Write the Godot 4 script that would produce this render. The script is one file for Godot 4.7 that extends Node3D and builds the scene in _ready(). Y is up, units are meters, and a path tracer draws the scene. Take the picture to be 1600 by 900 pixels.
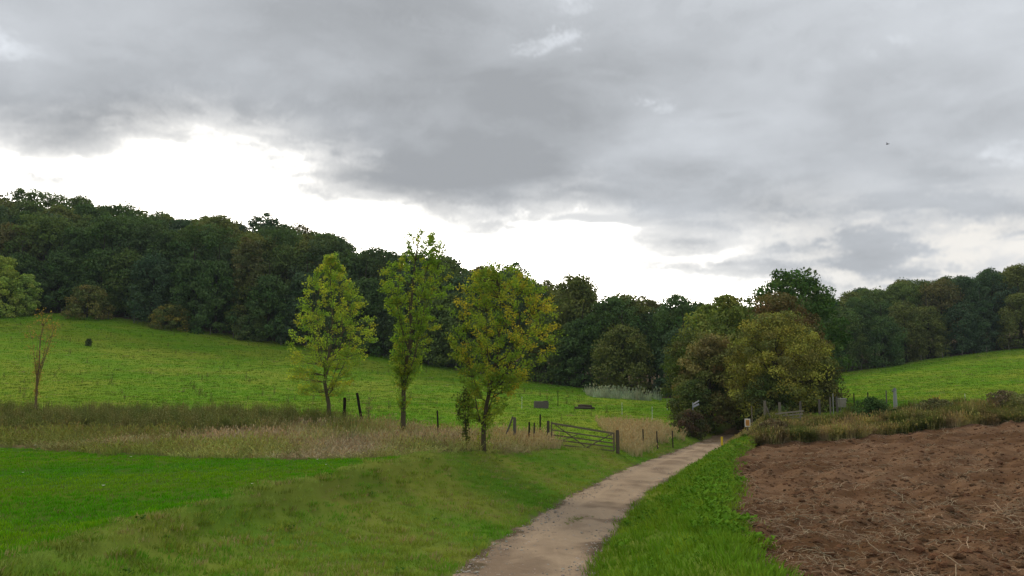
extends Node3D
# A sunken farm track running down into a wooded valley under a broken overcast sky.
# Units are metres; the eye stands at the origin, x to the right, "d" is distance ahead (d = -z).

var rng := RandomNumberGenerator.new()
var noise_a := FastNoiseLite.new()   # broad
var noise_b := FastNoiseLite.new()   # middle
var noise_c := FastNoiseLite.new()   # fine
var used := {}
var M := {}

# ------------------------------------------------------------------ mesh collector
class Bag:
	var v := PackedVector3Array()
	var n := PackedVector3Array()
	var c := PackedColorArray()
	var i := PackedInt32Array()
	func tri(a: Vector3, b: Vector3, d: Vector3, col: Color) -> void:
		var m := (d - a).cross(b - a).normalized()
		var k := v.size()
		v.append(a); v.append(b); v.append(d)
		n.append(m); n.append(m); n.append(m)
		c.append(col); c.append(col); c.append(col)
		i.append(k); i.append(k + 1); i.append(k + 2)
	func leaf(p: Vector3, along: Vector3, side: Vector3, up: Vector3, col: Color) -> void:
		# a folded, pointed leaf: two faces that share the midrib
		var k := v.size()
		var mid := p + along * 0.45
		var a := mid + side + up
		var b := mid - side + up
		var t := p + along
		var m1 := (t - p).cross(a - p).normalized()
		var m2 := (b - p).cross(t - p).normalized()
		v.append(p); v.append(a); v.append(t)
		v.append(p); v.append(t); v.append(b)
		n.append(m1); n.append(m1); n.append(m1)
		n.append(m2); n.append(m2); n.append(m2)
		for q in 6:
			c.append(col)
			i.append(k + q)
	func tube(pts: Array, radii: Array, sides: int, col: Color) -> void:
		var first := v.size()
		var cnt := pts.size()
		for s in cnt:
			var dir: Vector3 = (pts[mini(s + 1, cnt - 1)] - pts[maxi(s - 1, 0)]).normalized()
			var ref := Vector3.RIGHT if absf(dir.x) < 0.8 else Vector3.FORWARD
			var e1 := dir.cross(ref).normalized()
			var e2 := dir.cross(e1).normalized()
			for q in sides:
				var a := TAU * q / sides
				var o := e1 * cos(a) + e2 * sin(a)
				v.append(pts[s] + o * radii[s])
				n.append(o)
				c.append(col)
		for s in cnt - 1:
			for q in sides:
				var a0 := first + s * sides + q
				var a1 := first + s * sides + (q + 1) % sides
				var b0 := a0 + sides
				var b1 := a1 + sides
				i.append(a0); i.append(b0); i.append(a1)
				i.append(a1); i.append(b0); i.append(b1)
		for q in sides - 2:                                   # end cap
			var e := first + (cnt - 1) * sides
			i.append(e); i.append(e + q + 2); i.append(e + q + 1)
	func box(at: Vector3, size: Vector3, turn: Basis, col: Color, bevel := 0.0) -> void:
		# a box with chamfered long edges (an eight-sided bar along its local y)
		var h := size * 0.5
		var b := minf(bevel, minf(h.x, h.z) * 0.9)
		var ring := [Vector2(h.x - b, h.z), Vector2(h.x, h.z - b), Vector2(h.x, -h.z + b), Vector2(h.x - b, -h.z), Vector2(-h.x + b, -h.z), Vector2(-h.x, -h.z + b), Vector2(-h.x, h.z - b), Vector2(-h.x + b, h.z)]
		if b <= 0.0:
			ring = [Vector2(h.x, h.z), Vector2(h.x, -h.z), Vector2(-h.x, -h.z), Vector2(-h.x, h.z)]
		var cnt := ring.size()
		for q in cnt:
			var r0: Vector2 = ring[q]
			var r1: Vector2 = ring[(q + 1) % cnt]
			var a0 := at + turn * Vector3(r0.x, -h.y, r0.y)
			var a1 := at + turn * Vector3(r1.x, -h.y, r1.y)
			var b0 := at + turn * Vector3(r0.x, h.y, r0.y)
			var b1 := at + turn * Vector3(r1.x, h.y, r1.y)
			tri(a0, b0, a1, col); tri(a1, b0, b1, col)
			tri(at + turn * Vector3(0, h.y, 0), b1, b0, col)
			tri(at + turn * Vector3(0, -h.y, 0), a0, a1, col)
	func mesh(mat: Material) -> ArrayMesh:
		var arr := []
		arr.resize(Mesh.ARRAY_MAX)
		arr[Mesh.ARRAY_VERTEX] = v
		arr[Mesh.ARRAY_NORMAL] = n
		arr[Mesh.ARRAY_COLOR] = c
		arr[Mesh.ARRAY_INDEX] = i
		var m := ArrayMesh.new()
		m.add_surface_from_arrays(Mesh.PRIMITIVE_TRIANGLES, arr)
		m.surface_set_material(0, mat)
		return m

# many copies of one small plant: nobody could count them
class Scatter:
	var t: Array[Transform3D] = []
	var c := PackedColorArray()
	func put(at: Vector3, turn: float, size: Vector3, col: Color, tilt := Vector3.UP) -> void:
		var b := Basis(Vector3.UP, turn).scaled(size)
		if tilt != Vector3.UP:
			b = Basis(Quaternion(Vector3.UP, tilt.normalized())) * b
		t.append(Transform3D(b, at))
		c.append(col)

# ------------------------------------------------------------------ naming
func numbered(called: String) -> String:
	if not used.has(called):
		used[called] = 0
		return called
	used[called] += 1
	return "%s_%03d" % [called, used[called]]

func tag(o: Node3D, label: String, category := "", group := "", kind := "") -> Node3D:
	if label: o.set_meta("label", label)
	if category: o.set_meta("category", category)
	if group: o.set_meta("group", group)
	if kind: o.set_meta("kind", kind)
	return o

func thing(called: String, at: Vector3, turn := 0.0) -> Node3D:
	var o := Node3D.new()
	o.name = numbered(called)
	add_child(o)
	o.position = at
	o.rotation.y = turn
	return o

func part(called: String, m: Mesh, parent: Node3D, mat: Material = null) -> MeshInstance3D:
	var o := MeshInstance3D.new()
	o.name = called
	o.mesh = m
	if mat: o.set_surface_override_material(0, mat)
	parent.add_child(o, true)
	return o

func sheet(called: String, m: Mesh, label: String, category: String) -> MeshInstance3D:
	var o := MeshInstance3D.new()
	o.name = numbered(called)
	o.mesh = m
	add_child(o)
	tag(o, label, category, "", "structure")
	return o

func stuff(called: String, m: Mesh, s: Scatter, label: String, category: String) -> void:
	var mm := MultiMesh.new()
	mm.transform_format = MultiMesh.TRANSFORM_3D
	mm.use_colors = true
	mm.mesh = m
	mm.instance_count = s.t.size()
	for k in s.t.size():
		mm.set_instance_transform(k, s.t[k])
		mm.set_instance_color(k, s.c[k])
	var o := MultiMeshInstance3D.new()
	o.name = numbered(called)
	o.multimesh = mm
	add_child(o)
	tag(o, label, category, "", "stuff")

# ------------------------------------------------------------------ materials
func noise_texture(freq: float, lo: float, hi: float, s: int, px := 512, kind := FastNoiseLite.TYPE_SIMPLEX_SMOOTH) -> NoiseTexture2D:
	var f := FastNoiseLite.new()
	f.noise_type = kind
	f.frequency = freq
	f.fractal_octaves = 5
	f.seed = s
	var g := Gradient.new()
	g.set_color(0, Color(lo, lo, lo))
	g.set_color(1, Color(hi, hi, hi))
	var t := NoiseTexture2D.new()
	t.width = px
	t.height = px
	t.seamless = true
	t.noise = f
	t.color_ramp = g
	return t

func plain(rough := 0.9, spec := 0.3) -> StandardMaterial3D:
	var m := StandardMaterial3D.new()
	m.albedo_color = Color.WHITE
	m.vertex_color_use_as_albedo = true
	m.roughness = rough
	m.metallic_specular = spec
	return m

func leafy(through: float, rough := 0.65) -> StandardMaterial3D:
	var m := plain(rough, 0.08)
	m.backlight_enabled = true
	m.backlight = Color(through, through, through * 0.75)
	m.cull_mode = BaseMaterial3D.CULL_DISABLED
	return m

func grainy(tex: Texture2D, scale: float, bump: Texture2D = null, bump_scale := 0.0, rough := 0.95) -> StandardMaterial3D:
	var m := plain(rough, 0.06)
	m.albedo_texture = tex
	m.uv1_triplanar = true
	m.uv1_world_triplanar = true
	m.uv1_scale = Vector3(scale, scale, scale)
	if bump:
		m.heightmap_enabled = true
		m.heightmap_texture = bump
		m.heightmap_scale = bump_scale
	return m

func make_materials() -> void:
	var grain := noise_texture(0.035, 0.88, 1.0, 3)
	var relief := noise_texture(0.05, 0.0, 1.0, 4)
	M.ground = grainy(grain, 0.55)
	M.track = grainy(noise_texture(0.09, 0.84, 1.0, 5, 1024), 0.5, noise_texture(0.12, 0.0, 1.0, 6, 1024), 2.0)
	M.soil = grainy(noise_texture(0.06, 0.82, 1.0, 7), 0.8, relief, 3.0)
	M.bark = grainy(noise_texture(0.05, 0.6, 1.0, 8, 256), 2.5, relief, 1.5)
	M.timber = grainy(noise_texture(0.06, 0.65, 1.0, 9, 256), 3.0, relief, 0.6)
	M.grass = leafy(0.55, 0.8)
	M.leaf = leafy(1.0)
	M.wood_leaf = leafy(0.6, 0.7)
	M.dry = leafy(0.35, 0.85)
	M.stalk = plain(0.85)
	M.paint = plain(0.55, 0.5)
	M.metal = plain(0.45, 0.5)
	M.metal.metallic = 0.5

# ------------------------------------------------------------------ terrain
# surveyed heights (x, d, y) through which the smooth base of the land runs
const SURVEY := [
	[-8.8, 14.0, -2.98], [-7.9, 12.0, -3.05], [-3.6, 28.0, -3.22], [-1.44, 40.0, -3.95], [-6.0, 44.0, -3.5], [-11.0, 48.0, -3.06], [-29.9, 50.0, -3.0], [-21.7, 34.0, -3.24],
	[-9.6, 30.0, -3.27], [-1.7, 35.0, -3.56], [2.2, 47.0, -4.37], [6.1, 46.5, -4.38], [-22.5, 56.0, -2.55], [-36.0, 56.0, -2.24], [-9.0, 56.0, -3.1], [2.7, 75.0, -3.42], [6.8, 76.0, -3.46],
	[10.0, 62.0, -3.8], [-20.0, 20.0, -3.1], [-40.0, 35.0, -2.9], [-91.0, 140.0, 9.6], [-82.0, 140.0, 10.2], [-56.8, 140.0, 7.35], [-38.0, 138.0, 4.45], [-21.8, 135.0, 2.5], [-10.5, 130.0, 0.52],
	[4.9, 122.0, -1.96], [14.4, 112.0, -3.14], [19.9, 95.0, -3.65], [4.4, 12.0, -3.0], [9.0, 12.0, -2.95], [7.5, 25.0, -3.95], [11.0, 23.0, -3.63], [14.0, 22.0, -3.45], [11.6, 42.0, -4.5],
	[14.6, 48.0, -4.46], [23.0, 48.0, -3.75], [30.8, 48.0, -2.95], [25.4, 62.0, -3.12], [38.6, 60.0, -2.64], [65.9, 160.0, -0.26], [84.0, 160.0, 2.19], [103.6, 160.0, 4.5],
	[-110.0, 190.0, 25.5], [-76.0, 185.0, 20.5], [-43.0, 175.0, 12.5], [-14.0, 170.0, 4.6], [12.7, 155.0, 0.3], [28.0, 150.0, -2.0], [74.0, 176.0, 0.4], [102.0, 178.0, 5.6], [125.0, 180.0, 8.0],
	[-110.0, 270.0, 38.0], [-40.0, 270.0, 22.0], [0.0, 270.0, 8.0], [60.0, 270.0, 5.0], [130.0, 270.0, 12.0], [80.0, 80.0, 0.2], [110.0, 110.0, 3.6], [-120.0, 100.0, 8.0], [-80.0, 60.0, 0.2],
	[-120.0, 50.0, 0.5], [0.0, -40.0, 1.2], [-60.0, -40.0, -1.0], [60.0, -40.0, 1.5], [60.0, 10.0, -0.4], [40.0, 30.0, -2.0], [-60.0, 20.0, -2.7], [-40.0, 0.0, -2.6], [0.0, 0.0, -1.75],
	[5.0, 2.0, -1.9], [-6.0, 2.0, -2.3], [35.0, 110.0, -3.4], [45.0, 140.0, -2.3], [50.0, 100.0, -2.2], [28.0, 72.0, -3.5], [12.0, 57.0, -4.2], [17.7, 66.0, -4.2], [200.0, 60.0, 6.0], [-200.0, 60.0, 4.0],
	[200.0, 200.0, 14.0], [-200.0, 200.0, 30.0], [18.0, 35.0, -3.75],
]
# centre line of the track (d, x, y)
const TRACK := [[-12.0, -1.3, -0.6], [0.0, -0.9, -1.68], [8.0, -0.55, -3.05], [17.0, 0.24, -4.25], [22.0, 1.08, -4.62], [28.0, 2.6, -4.86], [35.0, 4.75, -5.03], [46.0, 9.2, -5.18], [54.0, 12.75, -5.28], [66.0, 18.2, -5.36], [80.0, 24.5, -5.1], [100.0, 33.0, -4.3], [130.0, 45.0, -2.8]]
const LEFT_BANK := [[0.0, 5.0], [12.0, 6.3], [17.0, 6.2], [28.0, 5.2], [38.0, 5.6], [46.0, 3.0], [60.0, 3.0], [80.0, 3.5], [130.0, 4.0]]
const RIGHT_BANK := [[0.0, 2.3], [12.0, 2.6], [18.0, 3.1], [25.0, 3.55], [34.0, 3.1], [42.0, 2.4], [50.0, 2.6], [66.0, 2.8], [80.0, 3.5], [130.0, 4.0]]
const HALF := 1.5
const GX0 := -240.0
const GD0 := -60.0
const GS := 4.0
const GNX := 121
const GND := 91
var base_grid := PackedFloat32Array()
var trk_x := PackedFloat32Array()
var trk_y := PackedFloat32Array()
var trk_c := PackedFloat32Array()

func tps(r2: float) -> float:
	return r2 * log(r2 + 1e-9)

func survey_terrain() -> void:
	var cnt: int = SURVEY.size()
	var dim := cnt + 3
	var a: Array[PackedFloat64Array] = []
	for r in dim:
		var row := PackedFloat64Array()
		row.resize(dim + 1)
		a.append(row)
	for r in cnt:
		var p: Array = SURVEY[r]
		var row := a[r]
		for q in cnt:
			var o: Array = SURVEY[q]
			row[q] = tps(((p[0] - o[0]) ** 2 + (p[1] - o[1]) ** 2) * 1e-4)
		row[r] += 0.004                                        # let the land run a little smoother than the survey
		row[cnt] = 1.0; row[cnt + 1] = p[0] * 0.01; row[cnt + 2] = p[1] * 0.01
		row[dim] = p[2]
		a[r] = row
		for q in 3:
			var w := a[cnt + q]
			w[r] = [1.0, p[0] * 0.01, p[1] * 0.01][q]
			a[cnt + q] = w
	for col in dim:
		var best := col
		for r in range(col, dim):
			if absf(a[r][col]) > absf(a[best][col]): best = r
		var swap := a[col]; a[col] = a[best]; a[best] = swap
		var prow := a[col]
		for r in range(col + 1, dim):
			var row := a[r]
			var k := row[col] / prow[col]
			if k != 0.0:
				for q in range(col, dim + 1): row[q] -= k * prow[q]
				a[r] = row
	var w := PackedFloat64Array()
	w.resize(dim)
	for r in range(dim - 1, -1, -1):
		var s := a[r][dim]
		for q in range(r + 1, dim): s -= a[r][q] * w[q]
		w[r] = s / a[r][r]
	var px := PackedFloat64Array()
	var pd := PackedFloat64Array()
	for p in SURVEY:
		px.append(p[0]); pd.append(p[1])
	base_grid.resize(GNX * GND)
	for g in GND:
		for h in GNX:
			var x := GX0 + h * GS
			var d := GD0 + g * GS
			var y := w[cnt] + w[cnt + 1] * x * 0.01 + w[cnt + 2] * d * 0.01
			for q in cnt:
				var r2 := ((x - px[q]) ** 2 + (d - pd[q]) ** 2) * 1e-4
				y += w[q] * r2 * log(r2 + 1e-9)
			base_grid[g * GNX + h] = y
	for k in 300:
		var d := -12.0 + k * 0.5
		trk_x.append(along(TRACK, d, 1)); trk_y.append(along(TRACK, d, 2))
	for k in 300:
		var s := (trk_x[mini(k + 1, 299)] - trk_x[maxi(k - 1, 0)]) / 1.0
		trk_c.append(1.0 / sqrt(1.0 + s * s))

func along(table: Array, d: float, col: int) -> float:        # smooth run through a table
	var last := table.size() - 1
	if d <= table[0][0]: return table[0][col]
	if d >= table[last][0]: return table[last][col]
	var k := 0
	while table[k + 1][0] < d: k += 1
	var p0: Array = table[maxi(k - 1, 0)]
	var p1: Array = table[k]
	var p2: Array = table[k + 1]
	var p3: Array = table[mini(k + 2, last)]
	var h: float = p2[0] - p1[0]
	var t: float = (d - p1[0]) / h
	var m1: float = (p2[col] - p0[col]) / maxf(p2[0] - p0[0], 1e-6) * h
	var m2: float = (p3[col] - p1[col]) / maxf(p3[0] - p1[0], 1e-6) * h
	var t2 := t * t
	var t3 := t2 * t
	return (2.0 * t3 - 3.0 * t2 + 1.0) * p1[col] + (t3 - 2.0 * t2 + t) * m1 + (-2.0 * t3 + 3.0 * t2) * p2[col] + (t3 - t2) * m2

func cub(a: float, b: float, c: float, d: float, t: float) -> float:
	return b + 0.5 * t * (c - a + t * (2.0 * a - 5.0 * b + 4.0 * c - d + t * (3.0 * (b - c) + d - a)))

func base(x: float, d: float) -> float:
	var fx := clampf((x - GX0) / GS, 1.0, GNX - 2.001)
	var fd := clampf((d - GD0) / GS, 1.0, GND - 2.001)
	var ix := int(fx)
	var id := int(fd)
	var tx := fx - ix
	var r := [0.0, 0.0, 0.0, 0.0]
	for k in 4:
		var o := (id - 1 + k) * GNX + ix
		r[k] = cub(base_grid[o - 1], base_grid[o], base_grid[o + 1], base_grid[mini(o + 2, base_grid.size() - 1)], tx)
	return cub(r[0], r[1], r[2], r[3], fd - id)

func trk(arr: PackedFloat32Array, d: float) -> float:
	var f := clampf((d + 12.0) * 2.0, 0.0, 298.99)
	var k := int(f)
	return lerpf(arr[k], arr[k + 1], f - k)

func offset(x: float, d: float) -> float:                     # metres to the right of the track's middle
	return (x - trk(trk_x, d)) * trk(trk_c, d)

func bank_share(s: float, d: float) -> float:                 # 0 on the track, 1 on the land beside it
	var over := absf(s) - HALF
	if over <= 0.0: return 0.0
	var w := along(LEFT_BANK if s < 0.0 else RIGHT_BANK, d, 1)
	var u := clampf(over / w, 0.0, 1.0)
	if s < 0.0 and d < 32.0:                                   # near the eye the left bank breaks off in a short steep face below its crest
		var broken := 0.70 * pow(u / 0.78, 1.15) if u < 0.78 else 0.70 + 0.30 * smoothstep(0.0, 1.0, (u - 0.78) / 0.13)
		var smooth := 0.3 * u * u * (3.0 - 2.0 * u) + 0.7 * (0.7 * u + 0.3 * (1.0 - (1.0 - u) * (1.0 - u)))
		return lerpf(broken, smooth, clampf((d - 24.0) / 8.0, 0, 1))
	if s < 0.0: return 0.3 * u * u * (3.0 - 2.0 * u) + 0.7 * (0.7 * u + 0.3 * (1.0 - (1.0 - u) * (1.0 - u)))
	return 0.25 * u * u * (3.0 - 2.0 * u) + 0.75 * (1.0 - (1.0 - u) * (1.0 - u))

func land(x: float, d: float) -> float:                       # smooth land with the sunken track
	if d > 130.0 or d < -12.0 or absf(x - trk(trk_x, d)) > 11.0:
		return base(x, d)
	var s := offset(x, d)
	var cut := lerpf(trk(trk_y, d), base(x, d), bank_share(s, d))
	var crest := (absf(s) - HALF) / along(LEFT_BANK if s < 0.0 else RIGHT_BANK, d, 1)
	if s < 0.0: cut += 0.24 * exp(-((crest - 0.93) / (0.2 if crest < 0.93 else 0.12)) ** 2) * clampf((46.0 - d) / 10.0, 0, 1)      # the banks stand a little proud of the fields
	else: cut += 0.40 * exp(-((crest - 0.72) / 0.26) ** 2)
	if d > 85.0:
		cut = lerpf(cut, base(x, d), clampf((d - 85.0) / 40.0, 0.0, 1.0))
	return cut

func ground(x: float, d: float) -> float:                     # with lumps and tussocks
	var y := land(x, d)
	var z := zone(x, d)
	if z == 1: return y + noise_b.get_noise_2d(x * 6.0, d * 6.0) * 0.04
	if z == 2: return y + noise_b.get_noise_2d(x * 5.0, d * 5.0) * 0.13 + noise_c.get_noise_2d(x * 6.0, d * 6.0) * 0.05
	if z == 4: return y + noise_b.get_noise_2d(x * 2.5, d * 3.0) * 0.07 + noise_a.get_noise_2d(x * 2.0, d * 2.0) * 0.25
	if z == 0 or z == 5: return y
	return y + noise_b.get_noise_2d(x * 5.0, d * 5.0) * 0.12

# 0 track, 1 mown grass, 2 banks, 3 rough strip on the left, 4 pasture, 5 ploughed earth, 6 rough strip on the right, 7 wood floor
func weed_front(x: float) -> float:
	return along([[-60.0, 40.0], [-35.0, 36.5], [-22.0, 34.0], [-14.0, 31.0], [-9.6, 29.7], [-4.0, 31.5], [-1.7, 35.5], [0.5, 40.0], [2.0, 44.5], [3.0, 46.2]], x, 1) + noise_b.get_noise_2d(x * 4.0, 7.0) * 1.0
func weed_back(x: float) -> float:
	return along([[-60.0, 54.0], [-30.0, 52.0], [-11.0, 49.5], [-3.0, 48.0], [3.0, 47.6]], x, 1) + noise_b.get_noise_2d(x * 5.0, 77.0) * 1.2
func wood_edge(x: float) -> float:
	return along([[-200.0, 142.0], [-91.0, 140.0], [-57.0, 140.0], [-38.0, 138.0], [-22.0, 135.0], [-10.5, 130.0], [5.0, 122.0], [14.4, 113.0], [20.0, 102.0], [26.0, 108.0], [40.0, 130.0], [55.0, 150.0], [66.0, 160.0], [104.0, 160.0], [200.0, 158.0]], x, 1)
func plough_edge(d: float) -> float:
	return HALF + along(RIGHT_BANK, d, 1) + 0.05 + noise_b.get_noise_2d(d * 7.0, 3.0) * 0.5
func plough_far(x: float) -> float:
	return 48.2 + noise_b.get_noise_2d(x * 6.0, 31.0) * 0.9

func zone(x: float, d: float) -> int:
	var s := offset(x, d) if d < 130.0 else 99.0
	if d < 100.0 and absf(s) < HALF: return 0
	if s > 0.0:
		if d < 90.0 and s < plough_edge(d): return 2 if d < 50.0 else 6
		if d < plough_far(x): return 5
		if d < 56.5 + noise_b.get_noise_2d(x * 5.0, 5.0) * 2.0: return 6
	else:
		if d < 46.0 and -s < HALF + along(LEFT_BANK, d, 1) * 0.97 + noise_b.get_noise_2d(d * 4.0, 13.0) * 0.8 and d < weed_front(x): return 2
		if d < 78.0 and -s < HALF + 2.4: return 2
		if x < 3.0:
			if d < weed_front(x): return 1
			if d < weed_back(x): return 3
		elif d < 48.0: return 2
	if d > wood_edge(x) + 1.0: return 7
	return 4

func tint(z: int, x: float, d: float) -> Color:               # base colour of the bare ground under the plants
	var a := noise_b.get_noise_2d(x * 3.0, d * 3.0)
	var b := noise_a.get_noise_2d(x * 4.0, d * 4.0)
	match z:
		0: return Color(0.16, 0.12, 0.08)
		1: return Color(0.05, 0.13, 0.008).lerp(Color(0.085, 0.14, 0.012), clampf(0.5 + a, 0, 1))
		2: return Color(0.095, 0.19, 0.018).lerp(Color(0.17, 0.20, 0.035), clampf(0.45 + a * 1.3, 0, 1))
		3: return Color(0.15, 0.125, 0.055).lerp(Color(0.09, 0.11, 0.03), clampf(0.5 + a, 0, 1))
		4: return Color(0.14, 0.265, 0.016).lerp(Color(0.23, 0.29, 0.03), clampf(0.45 + a + b, 0, 1))
		5: return Color(0.10, 0.06, 0.038)
		6: return Color(0.085, 0.08, 0.035)
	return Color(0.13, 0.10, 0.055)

func lines(stops: Array) -> PackedFloat32Array:               # grid lines whose spacing runs through (place, spacing) stops
	var out := PackedFloat32Array()
	var p: float = stops[0][0]
	var last: float = stops[stops.size() - 1][0]
	while p < last:
		out.append(p)
		var k := 0
		while k < stops.size() - 2 and stops[k + 1][0] < p: k += 1
		var f: float = clampf((p - stops[k][0]) / (stops[k + 1][0] - stops[k][0]), 0, 1)
		p += lerpf(stops[k][1], stops[k + 1][1], f)
	out.append(last)
	return out

func grid_mesh(xs: PackedFloat32Array, ds: PackedFloat32Array, ys: PackedFloat32Array, cs: PackedColorArray, mat: Material, keep := PackedByteArray()) -> ArrayMesh:
	var nx := xs.size()
	var nd := ds.size()
	var v := PackedVector3Array()
	var n := PackedVector3Array()
	var i := PackedInt32Array()
	v.resize(nx * nd)
	n.resize(nx * nd)
	for q in nd:
		for p in nx:
			var k := q * nx + p
			v[k] = Vector3(xs[p], ys[k], -ds[q])
			var p0 := maxi(p - 1, 0)
			var p1 := mini(p + 1, nx - 1)
			var q0 := maxi(q - 1, 0)
			var q1 := mini(q + 1, nd - 1)
			n[k] = Vector3(-(ys[q * nx + p1] - ys[q * nx + p0]) / (xs[p1] - xs[p0]), 1.0, (ys[q1 * nx + p] - ys[q0 * nx + p]) / (ds[q1] - ds[q0])).normalized()
	for q in nd - 1:
		for p in nx - 1:
			var a := q * nx + p
			if keep.size() and not (keep[a] or keep[a + 1] or keep[a + nx] or keep[a + nx + 1]): continue
			i.append(a); i.append(a + nx); i.append(a + 1)
			i.append(a + 1); i.append(a + nx); i.append(a + nx + 1)
	var arr := []
	arr.resize(Mesh.ARRAY_MAX)
	arr[Mesh.ARRAY_VERTEX] = v
	arr[Mesh.ARRAY_NORMAL] = n
	arr[Mesh.ARRAY_COLOR] = cs
	arr[Mesh.ARRAY_INDEX] = i
	var m := ArrayMesh.new()
	m.add_surface_from_arrays(Mesh.PRIMITIVE_TRIANGLES, arr)
	m.surface_set_material(0, mat)
	return m

func build_ground() -> void:
	var xs := lines([[-900.0, 200.0], [-240.0, 20.0], [-120.0, 4.0], [-45.0, 0.8], [-14.0, 0.3], [16.0, 0.3], [50.0, 0.8], [120.0, 4.0], [240.0, 20.0], [900.0, 200.0]])
	var ds := lines([[-400.0, 100.0], [-60.0, 10.0], [0.0, 1.0], [8.0, 0.3], [40.0, 0.3], [62.0, 0.6], [150.0, 1.6], [280.0, 20.0], [1200.0, 250.0]])
	var ys := PackedFloat32Array()
	var cs := PackedColorArray()
	for d in ds:
		for x in xs:
			var z := zone(x, d)
			var y := ground(x, d)
			if z == 0 and d > -11.0 and d < 95.0: y -= 0.09
			elif z == 5 and d > 4.0 and x < 60.0: y -= 0.22
			ys.append(y)
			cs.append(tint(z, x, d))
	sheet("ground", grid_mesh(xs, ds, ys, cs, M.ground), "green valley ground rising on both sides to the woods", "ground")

func build_track() -> void:
	# laid across the track: s metres from the middle, along d
	var ss := lines([[-2.3, 0.06], [2.3, 0.06]])
	var ds := lines([[-10.0, 0.5], [8.0, 0.1], [30.0, 0.14], [60.0, 0.3], [95.0, 0.5]])
	var v := PackedVector3Array()
	var c := PackedColorArray()
	var i := PackedInt32Array()
	for d in ds:
		var xc := trk(trk_x, d)
		var co := trk(trk_c, d)
		var si := sqrt(maxf(0.0, 1.0 - co * co))
		var left := HALF + noise_b.get_noise_2d(d * 9.0, 50.0) * 0.35 + noise_c.get_noise_2d(d * 9.0, 5.0) * 0.16 - 0.04
		var right := HALF + noise_b.get_noise_2d(d * 9.0, 90.0) * 0.35 + noise_c.get_noise_2d(d * 9.0, 15.0) * 0.16 - 0.04
		for s in ss:
			var x: float = xc + s * co
			var dd: float = d - s * si
			var y := trk(trk_y, d) + 0.012 * cos(s * 2.1) - 0.042 * (exp(-((s - 0.75) / 0.25) ** 2) + exp(-((s + 0.75) / 0.25) ** 2))
			y += noise_c.get_noise_2d(x * 8.0, dd * 8.0) * 0.028 + noise_b.get_noise_2d(x * 7.0, dd * 7.0) * 0.035
			var edge: float = -s - left if s < 0.0 else s - right
			if edge > 0.0: y -= edge * 0.45
			v.append(Vector3(x, y, -dd))
			var pat := noise_b.get_noise_2d(x * 10.0, dd * 10.0)
			var broad := noise_a.get_noise_2d(x * 8.0, dd * 5.0)
			var col := Color(0.47, 0.355, 0.245).lerp(Color(0.31, 0.23, 0.16), clampf(0.42 + pat * 1.5 + broad * 1.2 - 0.35 * (exp(-((s - 0.75) / 0.3) ** 2) + exp(-((s + 0.75) / 0.3) ** 2)) + 0.2 * exp(-(s / 0.3) ** 2), 0, 1))
			var wet := clampf((s - 0.75) * 1.1 + pat * 1.6 - 0.1, 0, 1) * clampf((34.0 - d) / 10.0, 0, 1)   # wet mud along the right-hand edge
			col = col.lerp(Color(0.17, 0.12, 0.085), wet * 0.75)
			var dirt := clampf(edge / 0.12 + 1.4 + pat * 2.5, 0, 1)
			col = col.lerp(Color(0.13, 0.10, 0.06), dirt * 0.8)
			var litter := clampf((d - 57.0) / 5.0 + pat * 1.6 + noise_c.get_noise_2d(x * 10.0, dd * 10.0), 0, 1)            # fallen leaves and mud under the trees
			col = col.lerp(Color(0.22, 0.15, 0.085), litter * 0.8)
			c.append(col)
	var ns := ss.size()
	for q in ds.size() - 1:
		for p in ns - 1:
			var a := q * ns + p
			i.append(a); i.append(a + ns); i.append(a + 1)
			i.append(a + 1); i.append(a + ns); i.append(a + ns + 1)
	var st := SurfaceTool.new()
	st.begin(Mesh.PRIMITIVE_TRIANGLES)
	for k in v.size():
		st.set_color(c[k])
		st.add_vertex(v[k])
	for k in i: st.add_index(k)
	st.generate_normals()
	st.set_material(M.track)
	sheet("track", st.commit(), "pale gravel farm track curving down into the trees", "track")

func soil_y(x: float, d: float) -> float:
	var s := offset(x, d)
	var y := base(x, d)
	# cultivator passes run away from the eye and to the right; clods on top
	var w := x * 0.86 - d * 0.5 + noise_b.get_noise_2d(x * 2.0, d * 2.0) * 1.6
	var rows := sin(w * TAU / 1.5)
	y += 0.10 * rows * (0.6 + noise_b.get_noise_2d(x * 4.0, d * 4.0))
	y += noise_b.get_noise_2d(x * 9.0, d * 9.0) * 0.13
	y += noise_c.get_noise_2d(x * 5.0, d * 5.0) * 0.06
	y += noise_c.get_noise_2d(x * 14.0, d * 14.0) * 0.035
	# a tractor's wheel marks
	for o in [0.0, 1.9]:
		var lane: float = (x - (10.6 + o) - 0.34 * (d - 18.0) - 0.012 * (d - 18.0) * (d - 18.0)) * 0.9
		var inside := exp(-pow(lane / 0.24, 4.0))
		if inside > 0.01:
			y -= inside * (0.07 + 0.035 * sin((d * 0.95 + absf(lane) * 1.2) * TAU / 0.26))
	return y

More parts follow.
